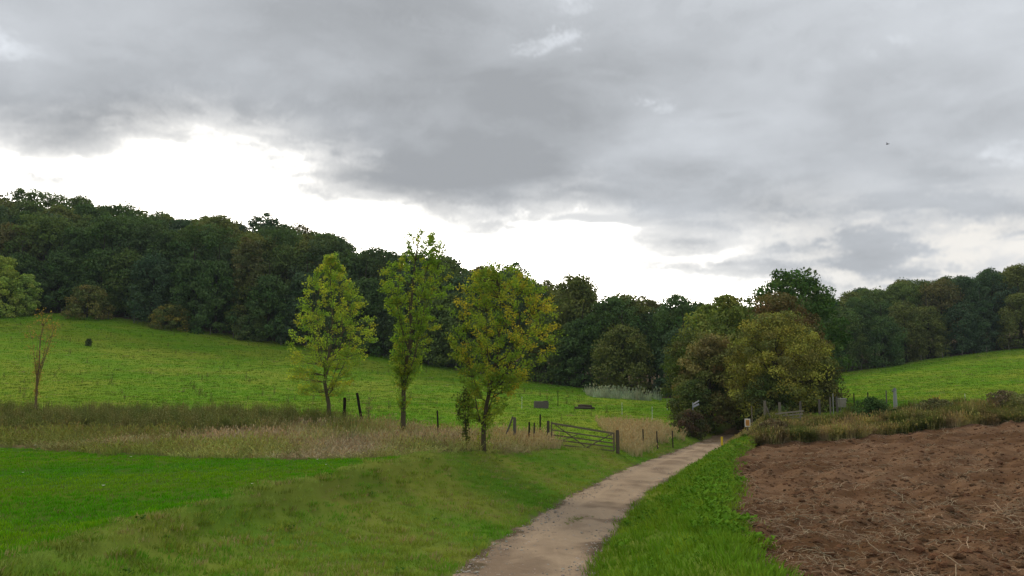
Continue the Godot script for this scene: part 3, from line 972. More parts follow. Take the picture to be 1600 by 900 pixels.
func build_clump() -> void:
	var dark := [Color(0.081, 0.155, 0.037), Color(0.103, 0.184, 0.046), Color(0.092, 0.161, 0.039)]
	var lime := [Color(0.291, 0.328, 0.075), Color(0.223, 0.288, 0.063), Color(0.201, 0.247, 0.063)]
	var rust := [Color(0.196, 0.132, 0.055), Color(0.161, 0.138, 0.052), Color(0.172, 0.155, 0.055)]
	var olive := [Color(0.450, 0.448, 0.086), Color(0.337, 0.337, 0.068), Color(0.271, 0.268, 0.071), Color(0.217, 0.227, 0.068), Color(0.382, 0.360, 0.064)]
	var brown := [Color(0.297, 0.256, 0.094), Color(0.241, 0.234, 0.079), Color(0.262, 0.212, 0.086), Color(0.221, 0.242, 0.072)]
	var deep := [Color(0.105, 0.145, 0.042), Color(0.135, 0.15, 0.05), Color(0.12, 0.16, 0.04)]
	crown_tree("ash_tree", "tall dark green tree rising highest behind the thicket over the track", "tree", 31.8, 89.0, 2.5, 14.9, 6.0, ROUND, 100, 190, 0.34, 1.35, dark, 0.3)
	crown_tree("field_maple", "yellow-green tree at the left shoulder of the roadside thicket", "tree", 20.9, 77.0, 2.0, 12.2, 4.2, ROUND, 80, 190, 0.30, 1.2, lime, 0.24)
	crown_tree("copper_tree", "rust-brown leaved tree amid the thicket below the tall dark tree", "tree", 27.2, 79.5, 2.0, 12.0, 4.3, ROUND, 76, 170, 0.28, 1.05, rust, 0.2)
	crown_tree("hawthorn", "rounded olive and yellow hawthorn right of where the track enters trees", "tree", 22.1, 66.0, 0.4, 8.3, 4.7, DOME, 190, 200, 0.18, 0.85, olive, 0.18)
	crown_tree("hawthorn", "brownish hawthorn leaning over the left side of the shaded track", "tree", 17.5, 70.0, 0.5, 8.2, 3.3, DOME, 105, 190, 0.20, 0.8, brown, 0.16)
	crown_tree("thorn_bush", "low dark bush at the right foot of the shaded track", "bush", 20.6, 63.5, 0.0, 3.6, 2.0, DOME, 50, 150, 0.18, 0.6, deep, 0.08)
	crown_tree("thorn_bush", "dark green bush at the right end of the olive hawthorn", "bush", 25.6, 66.0, 0.0, 4.6, 2.0, DOME, 56, 150, 0.18, 0.7, [Color(0.109, 0.123, 0.041), Color(0.145, 0.133, 0.043)], 0.09)
	crown_tree("thorn_bush", "brown bramble bush on the grass bank left of the shaded track", "bush", 13.9, 62.5, 0.0, 1.9, 1.5, DOME, 40, 120, 0.15, 0.45, [Color(0.145, 0.123, 0.058), Color(0.123, 0.080, 0.051), Color(0.102, 0.109, 0.043)], 0.05)
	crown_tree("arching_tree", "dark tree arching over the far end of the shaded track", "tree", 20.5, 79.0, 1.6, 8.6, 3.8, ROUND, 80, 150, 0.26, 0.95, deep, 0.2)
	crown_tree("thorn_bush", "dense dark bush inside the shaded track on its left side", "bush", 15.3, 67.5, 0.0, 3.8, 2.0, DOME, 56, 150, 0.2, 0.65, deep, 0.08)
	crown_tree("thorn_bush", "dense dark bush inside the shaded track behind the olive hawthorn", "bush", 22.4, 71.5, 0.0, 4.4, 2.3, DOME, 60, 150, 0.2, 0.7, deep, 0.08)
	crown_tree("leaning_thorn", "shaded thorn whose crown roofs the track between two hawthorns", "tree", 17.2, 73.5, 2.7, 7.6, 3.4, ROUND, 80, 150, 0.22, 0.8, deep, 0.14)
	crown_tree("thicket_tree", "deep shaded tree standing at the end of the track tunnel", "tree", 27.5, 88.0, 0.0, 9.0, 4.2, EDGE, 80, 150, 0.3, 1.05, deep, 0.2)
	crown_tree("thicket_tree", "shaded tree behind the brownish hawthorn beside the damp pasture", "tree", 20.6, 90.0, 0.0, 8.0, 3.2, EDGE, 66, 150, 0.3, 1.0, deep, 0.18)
	# shrubs along the foot of the wood and in the rough strips
	crown_tree("hazel_shrub", "bright yellow-green shrub at the very left edge below the wood", "shrub", -88.5, 136.0, 0.0, 10.6, 3.6, DOME, 60, 150, 0.34, 1.0, [Color(0.448, 0.529, 0.093), Color(0.370, 0.448, 0.093)], 0.12)
	crown_tree("hazel_shrub", "small lime green tree second from the left at the wood foot", "shrub", -85.0, 137.5, 0.6, 7.2, 2.1, DOME, 44, 150, 0.30, 0.8, [Color(0.423, 0.529, 0.105), Color(0.344, 0.448, 0.105)], 0.12)
	crown_tree("hawthorn_shrub", "olive hawthorn shrub with russet top at the upper pasture corner", "shrub", -74.5, 138.0, 0.0, 5.6, 4.2, DOME, 64, 140, 0.30, 0.95, [Color(0.255, 0.225, 0.069), Color(0.147, 0.177, 0.058), Color(0.186, 0.205, 0.062)], 0.12)
	crown_tree("hawthorn_shrub", "spreading shrub tinged yellow near the left end of pasture fence", "shrub", -60.0, 138.5, 0.0, 4.2, 3.4, DOME, 50, 140, 0.28, 0.85, [Color(0.235, 0.235, 0.069), Color(0.157, 0.186, 0.058), Color(0.293, 0.255, 0.058)], 0.1)
	crown_tree("hawthorn_shrub", "mid green shrub against the dark wood left of the first young tree", "shrub", -46.0, 138.0, 0.0, 4.4, 3.0, DOME, 46, 140, 0.28, 0.8, [Color(0.147, 0.196, 0.069), Color(0.117, 0.166, 0.058)], 0.1)
	crown_tree("pale_tree", "tall loose yellow-tinged tree standing out from the left dark wood", "tree", -47.5, 141.5, 4.0, 17.5, 3.6, ROUND, 78, 120, 0.36, 1.0, [Color(0.181, 0.181, 0.072), Color(0.145, 0.160, 0.065)], 0.25)
	crown_tree("elder_bush", "solid dark green bush in the rough strip right of the sign", "bush", 24.2, 53.5, 0.0, 1.75, 1.35, DOME, 42, 120, 0.13, 0.42, [Color(0.065, 0.123, 0.036), Color(0.087, 0.145, 0.043)], 0.05)
	crown_tree("bramble_bush", "reddish brown bramble in the rough strip near the sign post", "bush", 16.6, 50.6, 0.0, 1.25, 1.25, DOME, 40, 110, 0.11, 0.36, [Color(0.200, 0.155, 0.081), Color(0.252, 0.228, 0.101), Color(0.168, 0.119, 0.071)], 0.04)
	crown_tree("bramble_bush", "dull purple-brown bramble in the right part of the rough strip", "bush", 33.0, 53.0, 0.0, 1.5, 1.8, DOME, 44, 110, 0.12, 0.42, [Color(0.178, 0.144, 0.091), Color(0.232, 0.239, 0.091)], 0.04)
	crown_tree("bramble_bush", "dark bush hiding the rough strip's upper edge below the right pasture", "bush", 28.6, 53.8, 0.0, 1.3, 1.4, DOME, 40, 110, 0.12, 0.38, [Color(0.158, 0.168, 0.071), Color(0.210, 0.203, 0.091)], 0.04)
	crown_tree("dark_shrub", "small dark shrub alone high in the left pasture", "shrub", -59.5, 111.0, 0.0, 1.1, 0.42, DOME, 16, 70, 0.13, 0.22, [Color(0.07, 0.10, 0.04)], 0.04)

# a slender young tree: several rising stems, twigs and separate leaf sprays within an uneven envelope
# shape rows: height share, centre offset x, radius
func young_tree(called: String, label: String, x: float, d: float, h: float, shape: Array, tips: int, per_tip: int, size: float, palette: Array, stems: int, bark: Color) -> Node3D:
	var o := thing(called, Vector3(x, ground(x, d) - 0.05, -d), 0.0)
	tag(o, label, "tree")
	var wood := Bag.new()
	var leaves := Bag.new()
	var trunk_pts := []
	var trunk_r := []
	var paths := []
	for k in 9:
		var t := k / 8.0 * 0.97
		trunk_pts.append(Vector3(along(shape, t, 1) * 0.75 + jig(0.05) * t, h * t - (0.25 if k == 0 else 0.0), jig(0.10) * t))
		trunk_r.append(0.0125 * h * (1.15 if k == 0 else 1.0) * pow(1.0 - t * 0.93, 0.9))
	wood.tube(trunk_pts, trunk_r, 8, bark)
	paths.append([trunk_pts, trunk_r])
	for k in stems:
		var from := rng.randf_range(0.12, 0.5)
		var a := k * 2.4 + jig(0.5)
		var pts := []
		var rad := []
		var f0 := from * 8.0 / 0.97
		var base_p: Vector3 = trunk_pts[int(f0)].lerp(trunk_pts[mini(int(f0) + 1, 8)], f0 - int(f0))
		var reach := rng.randf_range(0.55, 0.85)
		var top := minf(0.97, from + rng.randf_range(0.3, 0.62))
		for q in 6:
			var u := q / 5.0
			var t := lerpf(from, top, u)
			var goal := Vector3(along(shape, t, 1) + cos(a) * along(shape, t, 2) * reach, h * t, sin(a) * along(shape, t, 2) * reach)
			pts.append(base_p.lerp(goal, pow(u, 0.8)) + Vector3(jig(0.05), 0, jig(0.05)) * u)
			rad.append(0.0042 * h * (1.0 - u * 0.85))
		wood.tube(pts, rad, 6, bark)
		paths.append([pts, rad])
	for k in tips:
		var t := rng.randf()
		var r := along(shape, t, 2)
		if rng.randf() > r / 2.0 + 0.25 or (t < 0.17 and rng.randf() < 0.85): t = rng.randf_range(0.3, 0.98)
		r = along(shape, t, 2)
		var a := rng.randf() * TAU
		var rr := r * 1.12 * sqrt(rng.randf_range(0.12, 1.0))
		var tip := Vector3(along(shape, t, 1) + cos(a) * rr, h * t, sin(a) * rr)
		# twig from the nearest stem point lower down
		var best := Vector3.ZERO
		var least := 1e9
		for path in paths:
			for p in path[0]:
				var drop: float = tip.y - p.y
				if drop < 0.1: continue
				var dist: float = tip.distance_to(p) + absf(drop - 0.5) * 0.3
				if dist < least:
					least = dist
					best = p
		if least < 1e8:
			var mid := best.lerp(tip, 0.55) + Vector3(jig(0.06), -0.08, jig(0.06))
			wood.tube([best, mid, tip], [0.012, 0.008, 0.003], 4, bark)
		var col: Color = palette[clampi(int(rng.randf() * palette.size()), 0, palette.size() - 1)]
		col = shade_of(col, 0.15)
		var along_twig := (tip - best).normalized() if least < 1e8 else Vector3.UP
		for q in per_tip:
			var p := tip - along_twig * rng.randf() * 0.5 + on_sphere() * 0.21 * pow(rng.randf(), 0.6)
			put_leaf(leaves, p, (on_sphere() + Vector3.UP * 0.6).normalized(), size * rng.randf_range(0.6, 1.2), shade_of(col, 0.2))
	part("trunk", wood.mesh(M.bark), o)
	if leaves.v.size(): part("crown", leaves.mesh(M.leaf), o)
	return o

func build_young_trees() -> void:
	var bark := Color(0.238, 0.210, 0.132)
	young_tree("young_maple", "young yellow-green tree, first of the three by the leaning posts", -11.0, 48.0, 10.5,
		[[0.0, 0.0, 0.15], [0.1, 0.0, 0.35], [0.2, -0.45, 1.55], [0.37, -0.25, 2.2], [0.52, 0.1, 2.55], [0.67, 0.05, 2.1], [0.81, -0.2, 1.45], [0.93, -0.15, 0.65], [1.0, -0.05, 0.2]],
		380, 42, 0.12, [Color(0.348, 0.476, 0.072), Color(0.295, 0.433, 0.072), Color(0.400, 0.476, 0.072), Color(0.244, 0.389, 0.063), Color(0.452, 0.476, 0.072)], 11, bark)
	young_tree("young_maple", "tallest green young tree, middle one of the three on the fence line", -6.0, 44.0, 11.5,
		[[0.0, 0.0, 0.1], [0.12, 0.0, 0.3], [0.25, 0.0, 0.6], [0.38, 0.2, 1.0], [0.5, 0.55, 1.3], [0.63, 0.45, 1.55], [0.72, 0.55, 2.0], [0.82, 0.65, 1.85], [0.93, 0.95, 1.25], [1.0, 1.0, 0.8]],
		370, 42, 0.12, [Color(0.246, 0.378, 0.054), Color(0.208, 0.347, 0.051), Color(0.284, 0.399, 0.054), Color(0.227, 0.357, 0.054), Color(0.359, 0.399, 0.054)], 9, Color(0.196, 0.168, 0.102))
	young_tree("young_maple", "broad young tree with yellowing leaves nearest the wooden gate", -1.3, 36.7, 9.0,
		[[0.0, 0.0, 0.1], [0.15, 0.0, 0.55], [0.26, 0.22, 1.25], [0.42, 0.65, 1.95], [0.55, 0.9, 2.5], [0.68, 1.05, 2.5], [0.82, 0.95, 2.1], [0.92, 0.7, 1.2], [1.0, 0.55, 0.3]],
		450, 42, 0.112, [Color(0.28, 0.37, 0.055), Color(0.22, 0.34, 0.05), Color(0.36, 0.40, 0.055), Color(0.20, 0.31, 0.05), Color(0.26, 0.36, 0.05), Color(0.48, 0.43, 0.06)], 12, Color(0.168, 0.140, 0.084))
	young_tree("elder_sapling", "small dark-leaved sapling at the foot of the broad yellowing tree", -2.1, 37.0, 2.9,
		[[0.0, 0.0, 0.05], [0.35, -0.05, 0.3], [0.6, -0.1, 0.5], [0.85, -0.15, 0.45], [1.0, -0.1, 0.2]],
		46, 20, 0.11, [Color(0.084, 0.126, 0.030), Color(0.112, 0.140, 0.036)], 3, Color(0.140, 0.119, 0.072))
	young_tree("bare_sapling", "thin nearly leafless sapling at the left end of rough strip", -29.9, 50.0, 6.9,
		[[0.0, 0.0, 0.05], [0.4, 0.0, 0.12], [0.5, 0.1, 0.35], [0.65, 0.1, 0.8], [0.8, 0.1, 0.95], [0.92, 0.15, 0.8], [1.0, 0.1, 0.4]],
		120, 9, 0.10, [Color(0.42, 0.31, 0.09), Color(0.36, 0.28, 0.09)], 9, Color(0.36, 0.27, 0.14))
	young_tree("dead_shrub", "twiggy grey shrub between the leaning post and the middle young tree", -8.9, 49.5, 1.7,
		[[0.0, 0.0, 0.05], [0.5, 0.0, 0.2], [1.0, 0.05, 0.35]], 26, 4, 0.09, [Color(0.238, 0.196, 0.108)], 3, Color(0.364, 0.308, 0.204))

# ------------------------------------------------------------------ made things
func post(called: String, label: String, x: float, d: float, h: float, r: float, col: Color, lean := Vector2.ZERO, group := "", square := false) -> void:
	var o := thing(called, Vector3(x, ground(x, d), -d), jig(0.5))
	tag(o, label, "post", group)
	var b := Bag.new()
	var top := Vector3(lean.x, h, lean.y)
	if square:
		b.box(Vector3(0, h * 0.5 - 0.2, 0), Vector3(r * 2.0, h + 0.4, r * 2.0), Basis(Quaternion(Vector3.UP, top.normalized())), col, 0.012)
	else:
		b.tube([Vector3(-lean.x, -h, -lean.y) * 0.25, top * 0.5 + Vector3(jig(0.01), 0, jig(0.01)), top * 0.98, top], [r * 1.05, r, r * 0.95, r * 0.6], 8, col)
	part("shaft", b.mesh(M.timber), o)

func build_gate() -> void:
	var x0 := 2.3
	var x1 := 6.05
	var d := 46.6
	var y0 := ground(x0, d)
	var y1 := ground(x1, d)
	var old := Color(0.25, 0.21, 0.145)
	var g := thing("field_gate", Vector3(x0, y0, -d), 0.0)
	tag(g, "weathered wooden five-bar field gate with diagonal braces, sagging", "gate")
	var w := x1 - x0 - 0.12
	var tiltf := func(u: float, v: float) -> Vector3:        # u along, v height share; the gate sags towards its right end
		return Vector3(u * w, lerpf(0.08, 1.28, v) + u * (y1 - y0) * 0.9 - u * 0.20 * v, 0)
	for k in 5:
		var v: float = [0.0, 0.22, 0.44, 0.68, 1.0][k]
		var a: Vector3 = tiltf.call(0.0, v)
		var c: Vector3 = tiltf.call(1.0, v)
		var b := Bag.new()
		var thick := 0.11 if k == 4 else 0.075
		b.box((a + c) * 0.5, Vector3(thick, a.distance_to(c), 0.035), Basis(Quaternion(Vector3.UP, (c - a).normalized())), shade_of(old, 0.12), 0.006)
		part("rail", b.mesh(M.timber), g)
	for s in [[0.0, 0.0, 0.0, 1.06, 0.08, "stile"], [1.0, 0.0, 1.0, 1.06, 0.09, "stile"], [0.05, 0.98, 0.56, 0.02, 0.06, "brace"], [0.56, 0.02, 0.97, 0.96, 0.06, "brace"], [0.08, 0.1, 0.46, 0.72, 0.05, "brace"]]:
		var a: Vector3 = tiltf.call(s[0], s[1])
		var c: Vector3 = tiltf.call(s[2], s[3])
		var b := Bag.new()
		b.box((a + c) * 0.5 + Vector3(0, 0, 0.037), Vector3(s[4], a.distance_to(c), 0.035), Basis(Quaternion(Vector3.UP, (c - a).normalized())), shade_of(old, 0.12), 0.006)
		part(s[5], b.mesh(M.timber), g)
	post("gate_post", "stout dark gate post at the right end of the wooden gate", 6.14, 46.55, 1.35, 0.11, Color(0.19, 0.155, 0.11))
	post("gate_post", "grey gate post half hidden in dry grass at the gate's left end", 2.12, 46.7, 1.4, 0.09, Color(0.15, 0.13, 0.10))

func build_things() -> void:
	build_gate()
	var dark := Color(0.05, 0.042, 0.035)
	var grey := Color(0.22, 0.20, 0.165)
	var pale := Color(0.30, 0.27, 0.21)
	post("fence_post", "upright black post just right of the first young tree", -10.3, 49.0, 1.55, 0.10, dark)
	post("fence_post", "black post leaning left beside the twiggy grey shrub", -9.25, 49.2, 1.75, 0.085, dark, Vector2(-0.34, 0.0))
	post("fence_post", "thin dark post between the middle and the broad young trees", -4.3, 46.5, 1.45, 0.05, dark, Vector2(-0.06, 0))
	post("fence_post", "weathered post right of the broad yellowing tree, propped by a strut", 0.15, 45.3, 1.5, 0.09, grey)
	post("fence_strut", "slanting strut leaning on the weathered post by the broad tree", -0.5, 45.4, 1.5, 0.05, grey, Vector2(0.55, 0.0))
	post("fence_post", "dark post standing in dry grass just left of the gate", 1.0, 46.3, 1.3, 0.055, dark)
	post("fence_post", "slim post close beside the dark one left of the gate", 1.3, 46.5, 1.25, 0.045, Color(0.10, 0.085, 0.065))
	post("fence_post", "slim post rising behind the dry grass left of the gate", 1.75, 49.4, 1.45, 0.05, dark)
	for k in 3:
		post("fence_stake", ["first slim stake in the dry grass right of the gate", "middle slim stake in the dry grass right of the gate", "last slim stake in dry grass before the brown bramble"][k], [8.3, 9.5, 10.9][k], [50.6, 52.2, 54.2][k], 1.15, 0.045, Color(0.11, 0.095, 0.07), Vector2(jig(0.05), 0))
	post("iron_stake", "thin dark stake between the block and the log heap in pasture", 4.5, 78.0, 1.55, 0.035, dark)
	# fence at the foot of the wood
	for k in 20:
		var x := -84.0 + k * 4.4 + jig(0.4)
		post("pasture_fence_post", "small grey fence post along the top edge of the left pasture", x, wood_edge(x) - 1.6, 1.25, 0.07, Color(0.24, 0.22, 0.18), Vector2(jig(0.06), 0), "fence posts at the foot of the left wood")
	for k in 9:
		var x := 70.0 + k * 4.2 + jig(0.4)
		post("pasture_fence_post", "small grey fence post along the top edge of the right pasture", x, wood_edge(x) - 1.4, 1.2, 0.07, Color(0.24, 0.22, 0.18), Vector2(jig(0.06), 0), "fence posts at the foot of the right wood")
	# electric fence stakes in the pasture
	var white := Color(0.62, 0.66, 0.56)
	var stakes := [[0.9, 73.0, "white stake at the left of the stone block in pasture"], [9.8, 71.0, "white stake standing alone right of the log heap"], [15.2, 78.0, "white stake farthest towards the thicket in left pasture"], [11.6, 66.0, "white stake nearest the dry grass right of the gate"], [35.3, 62.0, "tall white stake at the edge of the right pasture"]]
	for s in stakes:
		var o := thing("fence_stake", Vector3(s[0], ground(s[0], s[1]), -s[1]), 0.0)
		tag(o, s[2], "stake")
		var b := Bag.new()
		b.tube([Vector3(0, -0.15, 0), Vector3(0, 1.1, 0)], [0.022, 0.018], 6, white)
		part("shaft", b.mesh(M.paint), o)
		var e := Bag.new()
		for q in 3: e.tube([Vector3(0.015, 0.5 + q * 0.25, 0), Vector3(0.07, 0.53 + q * 0.25, 0)], [0.012, 0.008], 5, white)
		e.tube([Vector3(-0.07, 0.12, 0), Vector3(0.07, 0.12, 0)], [0.014, 0.014], 5, white)
		part("hooks", e.mesh(M.paint), o)
	# posts along the right strip
	post("fence_post", "pale thick post with a strut, nearest the orange sign", 17.65, 55.6, 1.75, 0.10, pale)
	post("fence_strut", "pale strut propped against the thick post by the sign", 18.25, 55.6, 1.5, 0.06, pale, Vector2(-0.5, 0.0))
	post("fence_post", "pale post second from the sign along the broken fence", 18.95, 56.4, 1.65, 0.10, pale)
	post("fence_post", "grey post at the right end of the pale rails", 20.35, 56.2, 1.7, 0.08, grey)
	post("fence_post", "grey post right of the pale rails, before the dark bush", 22.0, 57.0, 1.6, 0.08, grey)
	post("fence_post", "taller pale post in the fence before the dark bush", 22.9, 57.3, 1.65, 0.055, pale)
	post("fence_post", "short grey post directly left of the solid dark bush", 23.5, 57.6, 1.6, 0.07, grey)
	post("fence_post", "black post just right of the white box in right pasture", 26.0, 60.5, 1.5, 0.045, dark)
	post("fence_post", "black post second to the right of the white box", 27.2, 60.8, 1.5, 0.045, dark)
	post("fence_post", "slim grey post between the black posts and the grey standpipe", 28.8, 61.2, 1.6, 0.05, grey)
	post("sign_strut", "slim bare pole standing right behind the orange sign", 16.3, 54.2, 1.6, 0.035, Color(0.30, 0.26, 0.19))
	# a collapsed run of pale rails
	var r := thing("rail_fence", Vector3(18.3, ground(18.3, 55.4), -55.4), 0.0)
	tag(r, "collapsed pale plank fence showing over the rough strip", "fence")
	for s in [[0.0, 1.02, 1.95, 1.22, 0.10], [0.5, 0.88, 1.9, 1.02, 0.10], [0.75, 0.70, 1.85, 0.80, 0.10]]:
		var a := Vector3(s[0], s[1], 0)
		var c := Vector3(s[2], s[3], 0.05)
		var b := Bag.new()
		b.box((a + c) * 0.5, Vector3(s[4], a.distance_to(c), 0.03), Basis(Quaternion(Vector3.UP, (c - a).normalized())), shade_of(Color(0.50, 0.44, 0.33), 0.12), 0.006)
		part("plank", b.mesh(M.timber), r)
	for u in [0.72, 1.2, 1.7]:
		var b := Bag.new()
		b.box(Vector3(u, 0.45, 0.045), Vector3(0.07, 1.2, 0.04), Basis(), shade_of(Color(0.42, 0.37, 0.28), 0.12), 0.006)
		part("upright", b.mesh(M.timber), r)
	# notice on a post by the track
	var sx := 15.33
	var sd := 52.0
	var sg := thing("notice_sign", Vector3(sx, ground(sx, sd), -sd), -0.1)
	tag(sg, "small orange and white notice on a wooden post beside the track", "sign")
	var top := -3.08 - ground(sx, sd)
	var pb := Bag.new()
	pb.box(Vector3(0, (top - 0.3) * 0.5, 0), Vector3(0.11, top + 0.3, 0.09), Basis(), Color(0.24, 0.21, 0.15), 0.012)
	part("post", pb.mesh(M.timber), sg)
	var bb := Bag.new()
	bb.box(Vector3(0, top - 0.26, 0.058), Vector3(0.36, 0.52, 0.02), Basis(), Color(0.72, 0.70, 0.62), 0.004)
	var board := part("board", bb.mesh(M.paint), sg)
	var pn := Bag.new()
	pn.box(Vector3(0, top - 0.26, 0.071), Vector3(0.24, 0.38, 0.006), Basis(), Color(0.58, 0.27, 0.055), 0.001)
	part("panel", pn.mesh(M.paint), board)
	var ln := Bag.new()
	for q in 4: ln.box(Vector3(-0.01 * q, top - 0.17 - 0.055 * q, 0.076), Vector3(0.17 - 0.02 * q, 0.014, 0.003), Basis(), Color(0.22, 0.10, 0.03))
	part("print", ln.mesh(M.paint), board)
	# yellow marker post at the track's edge
	var mx := 12.75
	var md := 48.6
	var mk := thing("marker_post", Vector3(mx, ground(mx, md), -md), 0.0)
	tag(mk, "short yellow-topped black marker post at the right edge of track", "post")
	var lo := Bag.new()
	lo.tube([Vector3(0, -0.2, 0), Vector3(0, 0.42, 0)], [0.062, 0.062], 10, Color(0.03, 0.03, 0.028))
	part("base", lo.mesh(M.paint), mk)
	var hi := Bag.new()
	hi.tube([Vector3(0, 0.42, 0), Vector3(0, 0.90, 0), Vector3(0, 0.94, 0)], [0.064, 0.064, 0.045], 10, Color(0.75, 0.50, 0.02))
	part("sleeve", hi.mesh(M.paint), mk)
	# bent pale signboard in the hedge at the mouth of the trees
	var wx := 14.3
	var wd := 63.0
	var ws := thing("bent_sign", Vector3(wx, ground(wx, wd), -wd), 0.2)
	tag(ws, "bent pale grey metal arrow board on a post left of the trees", "sign")
	var wb := Bag.new()
	var wh := -2.45 - ground(wx, wd)
	wb.tube([Vector3(0, -0.2, 0), Vector3(0, wh, 0)], [0.04, 0.04], 8, Color(0.34, 0.36, 0.40))
	part("pole", wb.mesh(M.metal), ws)
	var wc := Bag.new()
	wc.box(Vector3(0.26, wh - 0.03, 0.03), Vector3(0.09, 0.62, 0.02), Basis(Vector3.BACK, -1.05), Color(0.46, 0.48, 0.52), 0.004)
	wc.box(Vector3(0.24, wh - 0.25, 0.055), Vector3(0.15, 0.55, 0.02), Basis(Vector3.BACK, -1.2), Color(0.42, 0.44, 0.48), 0.004)
	part("plate", wc.mesh(M.metal), ws)
	# stone block and log heap in the left pasture
	var bx := thing("stone_block", Vector3(2.75, ground(2.75, 75.0), -75.0), 0.08)
	tag(bx, "grey-brown oblong stone block lying in the left pasture", "block")
	var sb := Bag.new()
	sb.box(Vector3(0, 0.28, 0), Vector3(1.35, 0.72, 0.6), Basis(Vector3.BACK, -0.04), Color(0.26, 0.23, 0.20), 0.05)
	part("body", sb.mesh(M.bark), bx)
	var cap := Bag.new()
	cap.box(Vector3(0.42, 0.655, 0), Vector3(0.42, 0.07, 0.3), Basis(), Color(0.17, 0.15, 0.13), 0.02)
	part("cap", cap.mesh(M.bark), bx)
	var lg := thing("log_heap", Vector3(6.85, ground(6.85, 76.0), -76.0), 0.12)
	tag(lg, "low heap of dark logs lying in the left pasture", "logs")
	for q in 5:
		var b := Bag.new()
		var yy: float = [0.10, 0.12, 0.10, 0.30, 0.31][q]
		var zz: float = [0.0, 0.25, -0.27, 0.12, -0.14][q]
		var half: float = [0.9, 0.75, 0.8, 0.65, 0.55][q]
		var x_off := jig(0.15)
		b.tube([Vector3(-half + x_off, yy, zz), Vector3(x_off, yy + 0.015, zz + 0.02), Vector3(half + x_off, yy - 0.02, zz)], [0.13, 0.125, 0.11], 8, shade_of(Color(0.19, 0.145, 0.105), 0.25))
		part("log", b.mesh(M.bark), lg)
	# white box on legs beside the right pasture
	var hx := 24.8
	var hd := 60.0
	var hv := thing("bee_box", Vector3(hx, ground(hx, hd), -hd), 0.15)
	tag(hv, "pale boxed hive on legs at the corner of the right pasture", "box")
	for q in 2:
		var b := Bag.new()
		b.box(Vector3(0.05, 0.72 + q * 0.31, 0), Vector3(0.5, 0.29, 0.45), Basis(), shade_of(Color(0.46, 0.41, 0.33), 0.1), 0.012)
		part("tier", b.mesh(M.timber), hv)
	var lid := Bag.new()
	lid.box(Vector3(0.05, 1.21, 0), Vector3(0.58, 0.06, 0.52), Basis(), Color(0.56, 0.53, 0.46), 0.01)
	part("lid", lid.mesh(M.timber), hv)
	for q in [[-0.16, -0.17], [0.26, -0.17], [-0.16, 0.17], [0.26, 0.17]]:
		var b := Bag.new()
		b.box(Vector3(q[0], 0.24, q[1]), Vector3(0.05, 0.66, 0.05), Basis(), Color(0.30, 0.26, 0.20), 0.006)
		part("leg", b.mesh(M.timber), hv)
	post("white_post", "white post rising behind the pale boxed hive", 24.45, 60.6, 1.6, 0.04, Color(0.55, 0.54, 0.48))
	# standpipe
	var px := 29.85
	var pd := 62.0
	var sp := thing("standpipe", Vector3(px, ground(px, pd), -pd), 0.0)
	tag(sp, "grey capped standpipe at the foot of the right pasture", "standpipe")
	var s1 := Bag.new()
	s1.tube([Vector3(0, -0.2, 0), Vector3(0, 0.9, 0), Vector3(0, 1.55, 0)], [0.15, 0.14, 0.11], 10, Color(0.30, 0.31, 0.32))
	part("pipe", s1.mesh(M.paint), sp)
	var s2 := Bag.new()
	s2.tube([Vector3(0, 1.52, 0), Vector3(0, 1.66, 0), Vector3(0, 1.74, 0)], [0.14, 0.13, 0.05], 10, Color(0.24, 0.25, 0.26))
	s2.tube([Vector3(-0.1, 1.45, 0), Vector3(-0.24, 1.5, 0)], [0.05, 0.045], 8, Color(0.12, 0.12, 0.12))
	part("cap", s2.mesh(M.paint), sp)
	# yellow feed tub
	var tx := 40.0
	var td := 75.0
	var tb := thing("feed_tub", Vector3(tx, ground(tx, td), -td), 0.0)
	tag(tb, "small yellow tub standing in the grass of the right pasture", "tub")
	var tb1 := Bag.new()
	tb1.tube([Vector3(0, -0.05, 0), Vector3(0, 0.42, 0), Vector3(0, 0.42, 0), Vector3(0, 0.1, 0)], [0.24, 0.32, 0.28, 0.22], 14, Color(0.66, 0.50, 0.06))
	part("bucket", tb1.mesh(M.paint), tb)
	var tb2 := Bag.new()
	for q in 2: tb2.box(Vector3(-0.3 + 0.6 * q, 0.48, 0), Vector3(0.05, 0.16, 0.12), Basis(), Color(0.62, 0.47, 0.06), 0.01)
	part("handles", tb2.mesh(M.paint), tb)
	# aerial above the wood
	var ax := -0.5
	var ad := 172.0
	var am := thing("mast", Vector3(ax, ground(ax, ad), -ad), 0.0)
	tag(am, "thin grey mast rising above the wood behind the broad young tree", "mast")
	var ab := Bag.new()
	ab.tube([Vector3(0, -0.5, 0), Vector3(0, 20.5, 0)], [0.12, 0.05], 6, Color(0.3, 0.3, 0.3))
	part("pole", ab.mesh(M.metal), am)
	# silvery reeds in the wet hollow at the wood's foot
	var reeds := Scatter.new()
	for k in 190:
		var rx := rng.randf_range(10.0, 18.6)
		var rd := 103.0 + rng.randf_range(-4.0, 6.0) - (rx - 14.0) * 0.4
		var tall := 1.0 + noise_b.get_noise_2d(rx * 9.0, rd * 9.0) * 0.8
		if rx > 17.0 and rx < 18.2: continue
		reeds.put(Vector3(rx, ground(rx, rd), -rd), rng.randf() * TAU, Vector3(1.6, rng.randf_range(0.35, 1.5) * tall, 1.6), shade_of(Color(0.40, 0.46, 0.30), 0.35))
	stuff("reeds", blade_tuft(14, 0.2, 0.3, 0.022, 0.3, 0.2).mesh(M.dry), reeds, "pale silvery reeds in the hollow at the foot of the wood", "reeds")
	# a bird high in the clouds
	var bd := thing("bird", Vector3(37.6, 22.6, -77.0), 0.6)
	tag(bd, "tiny dark bird flying high in the grey sky", "bird")
	var body := Bag.new()
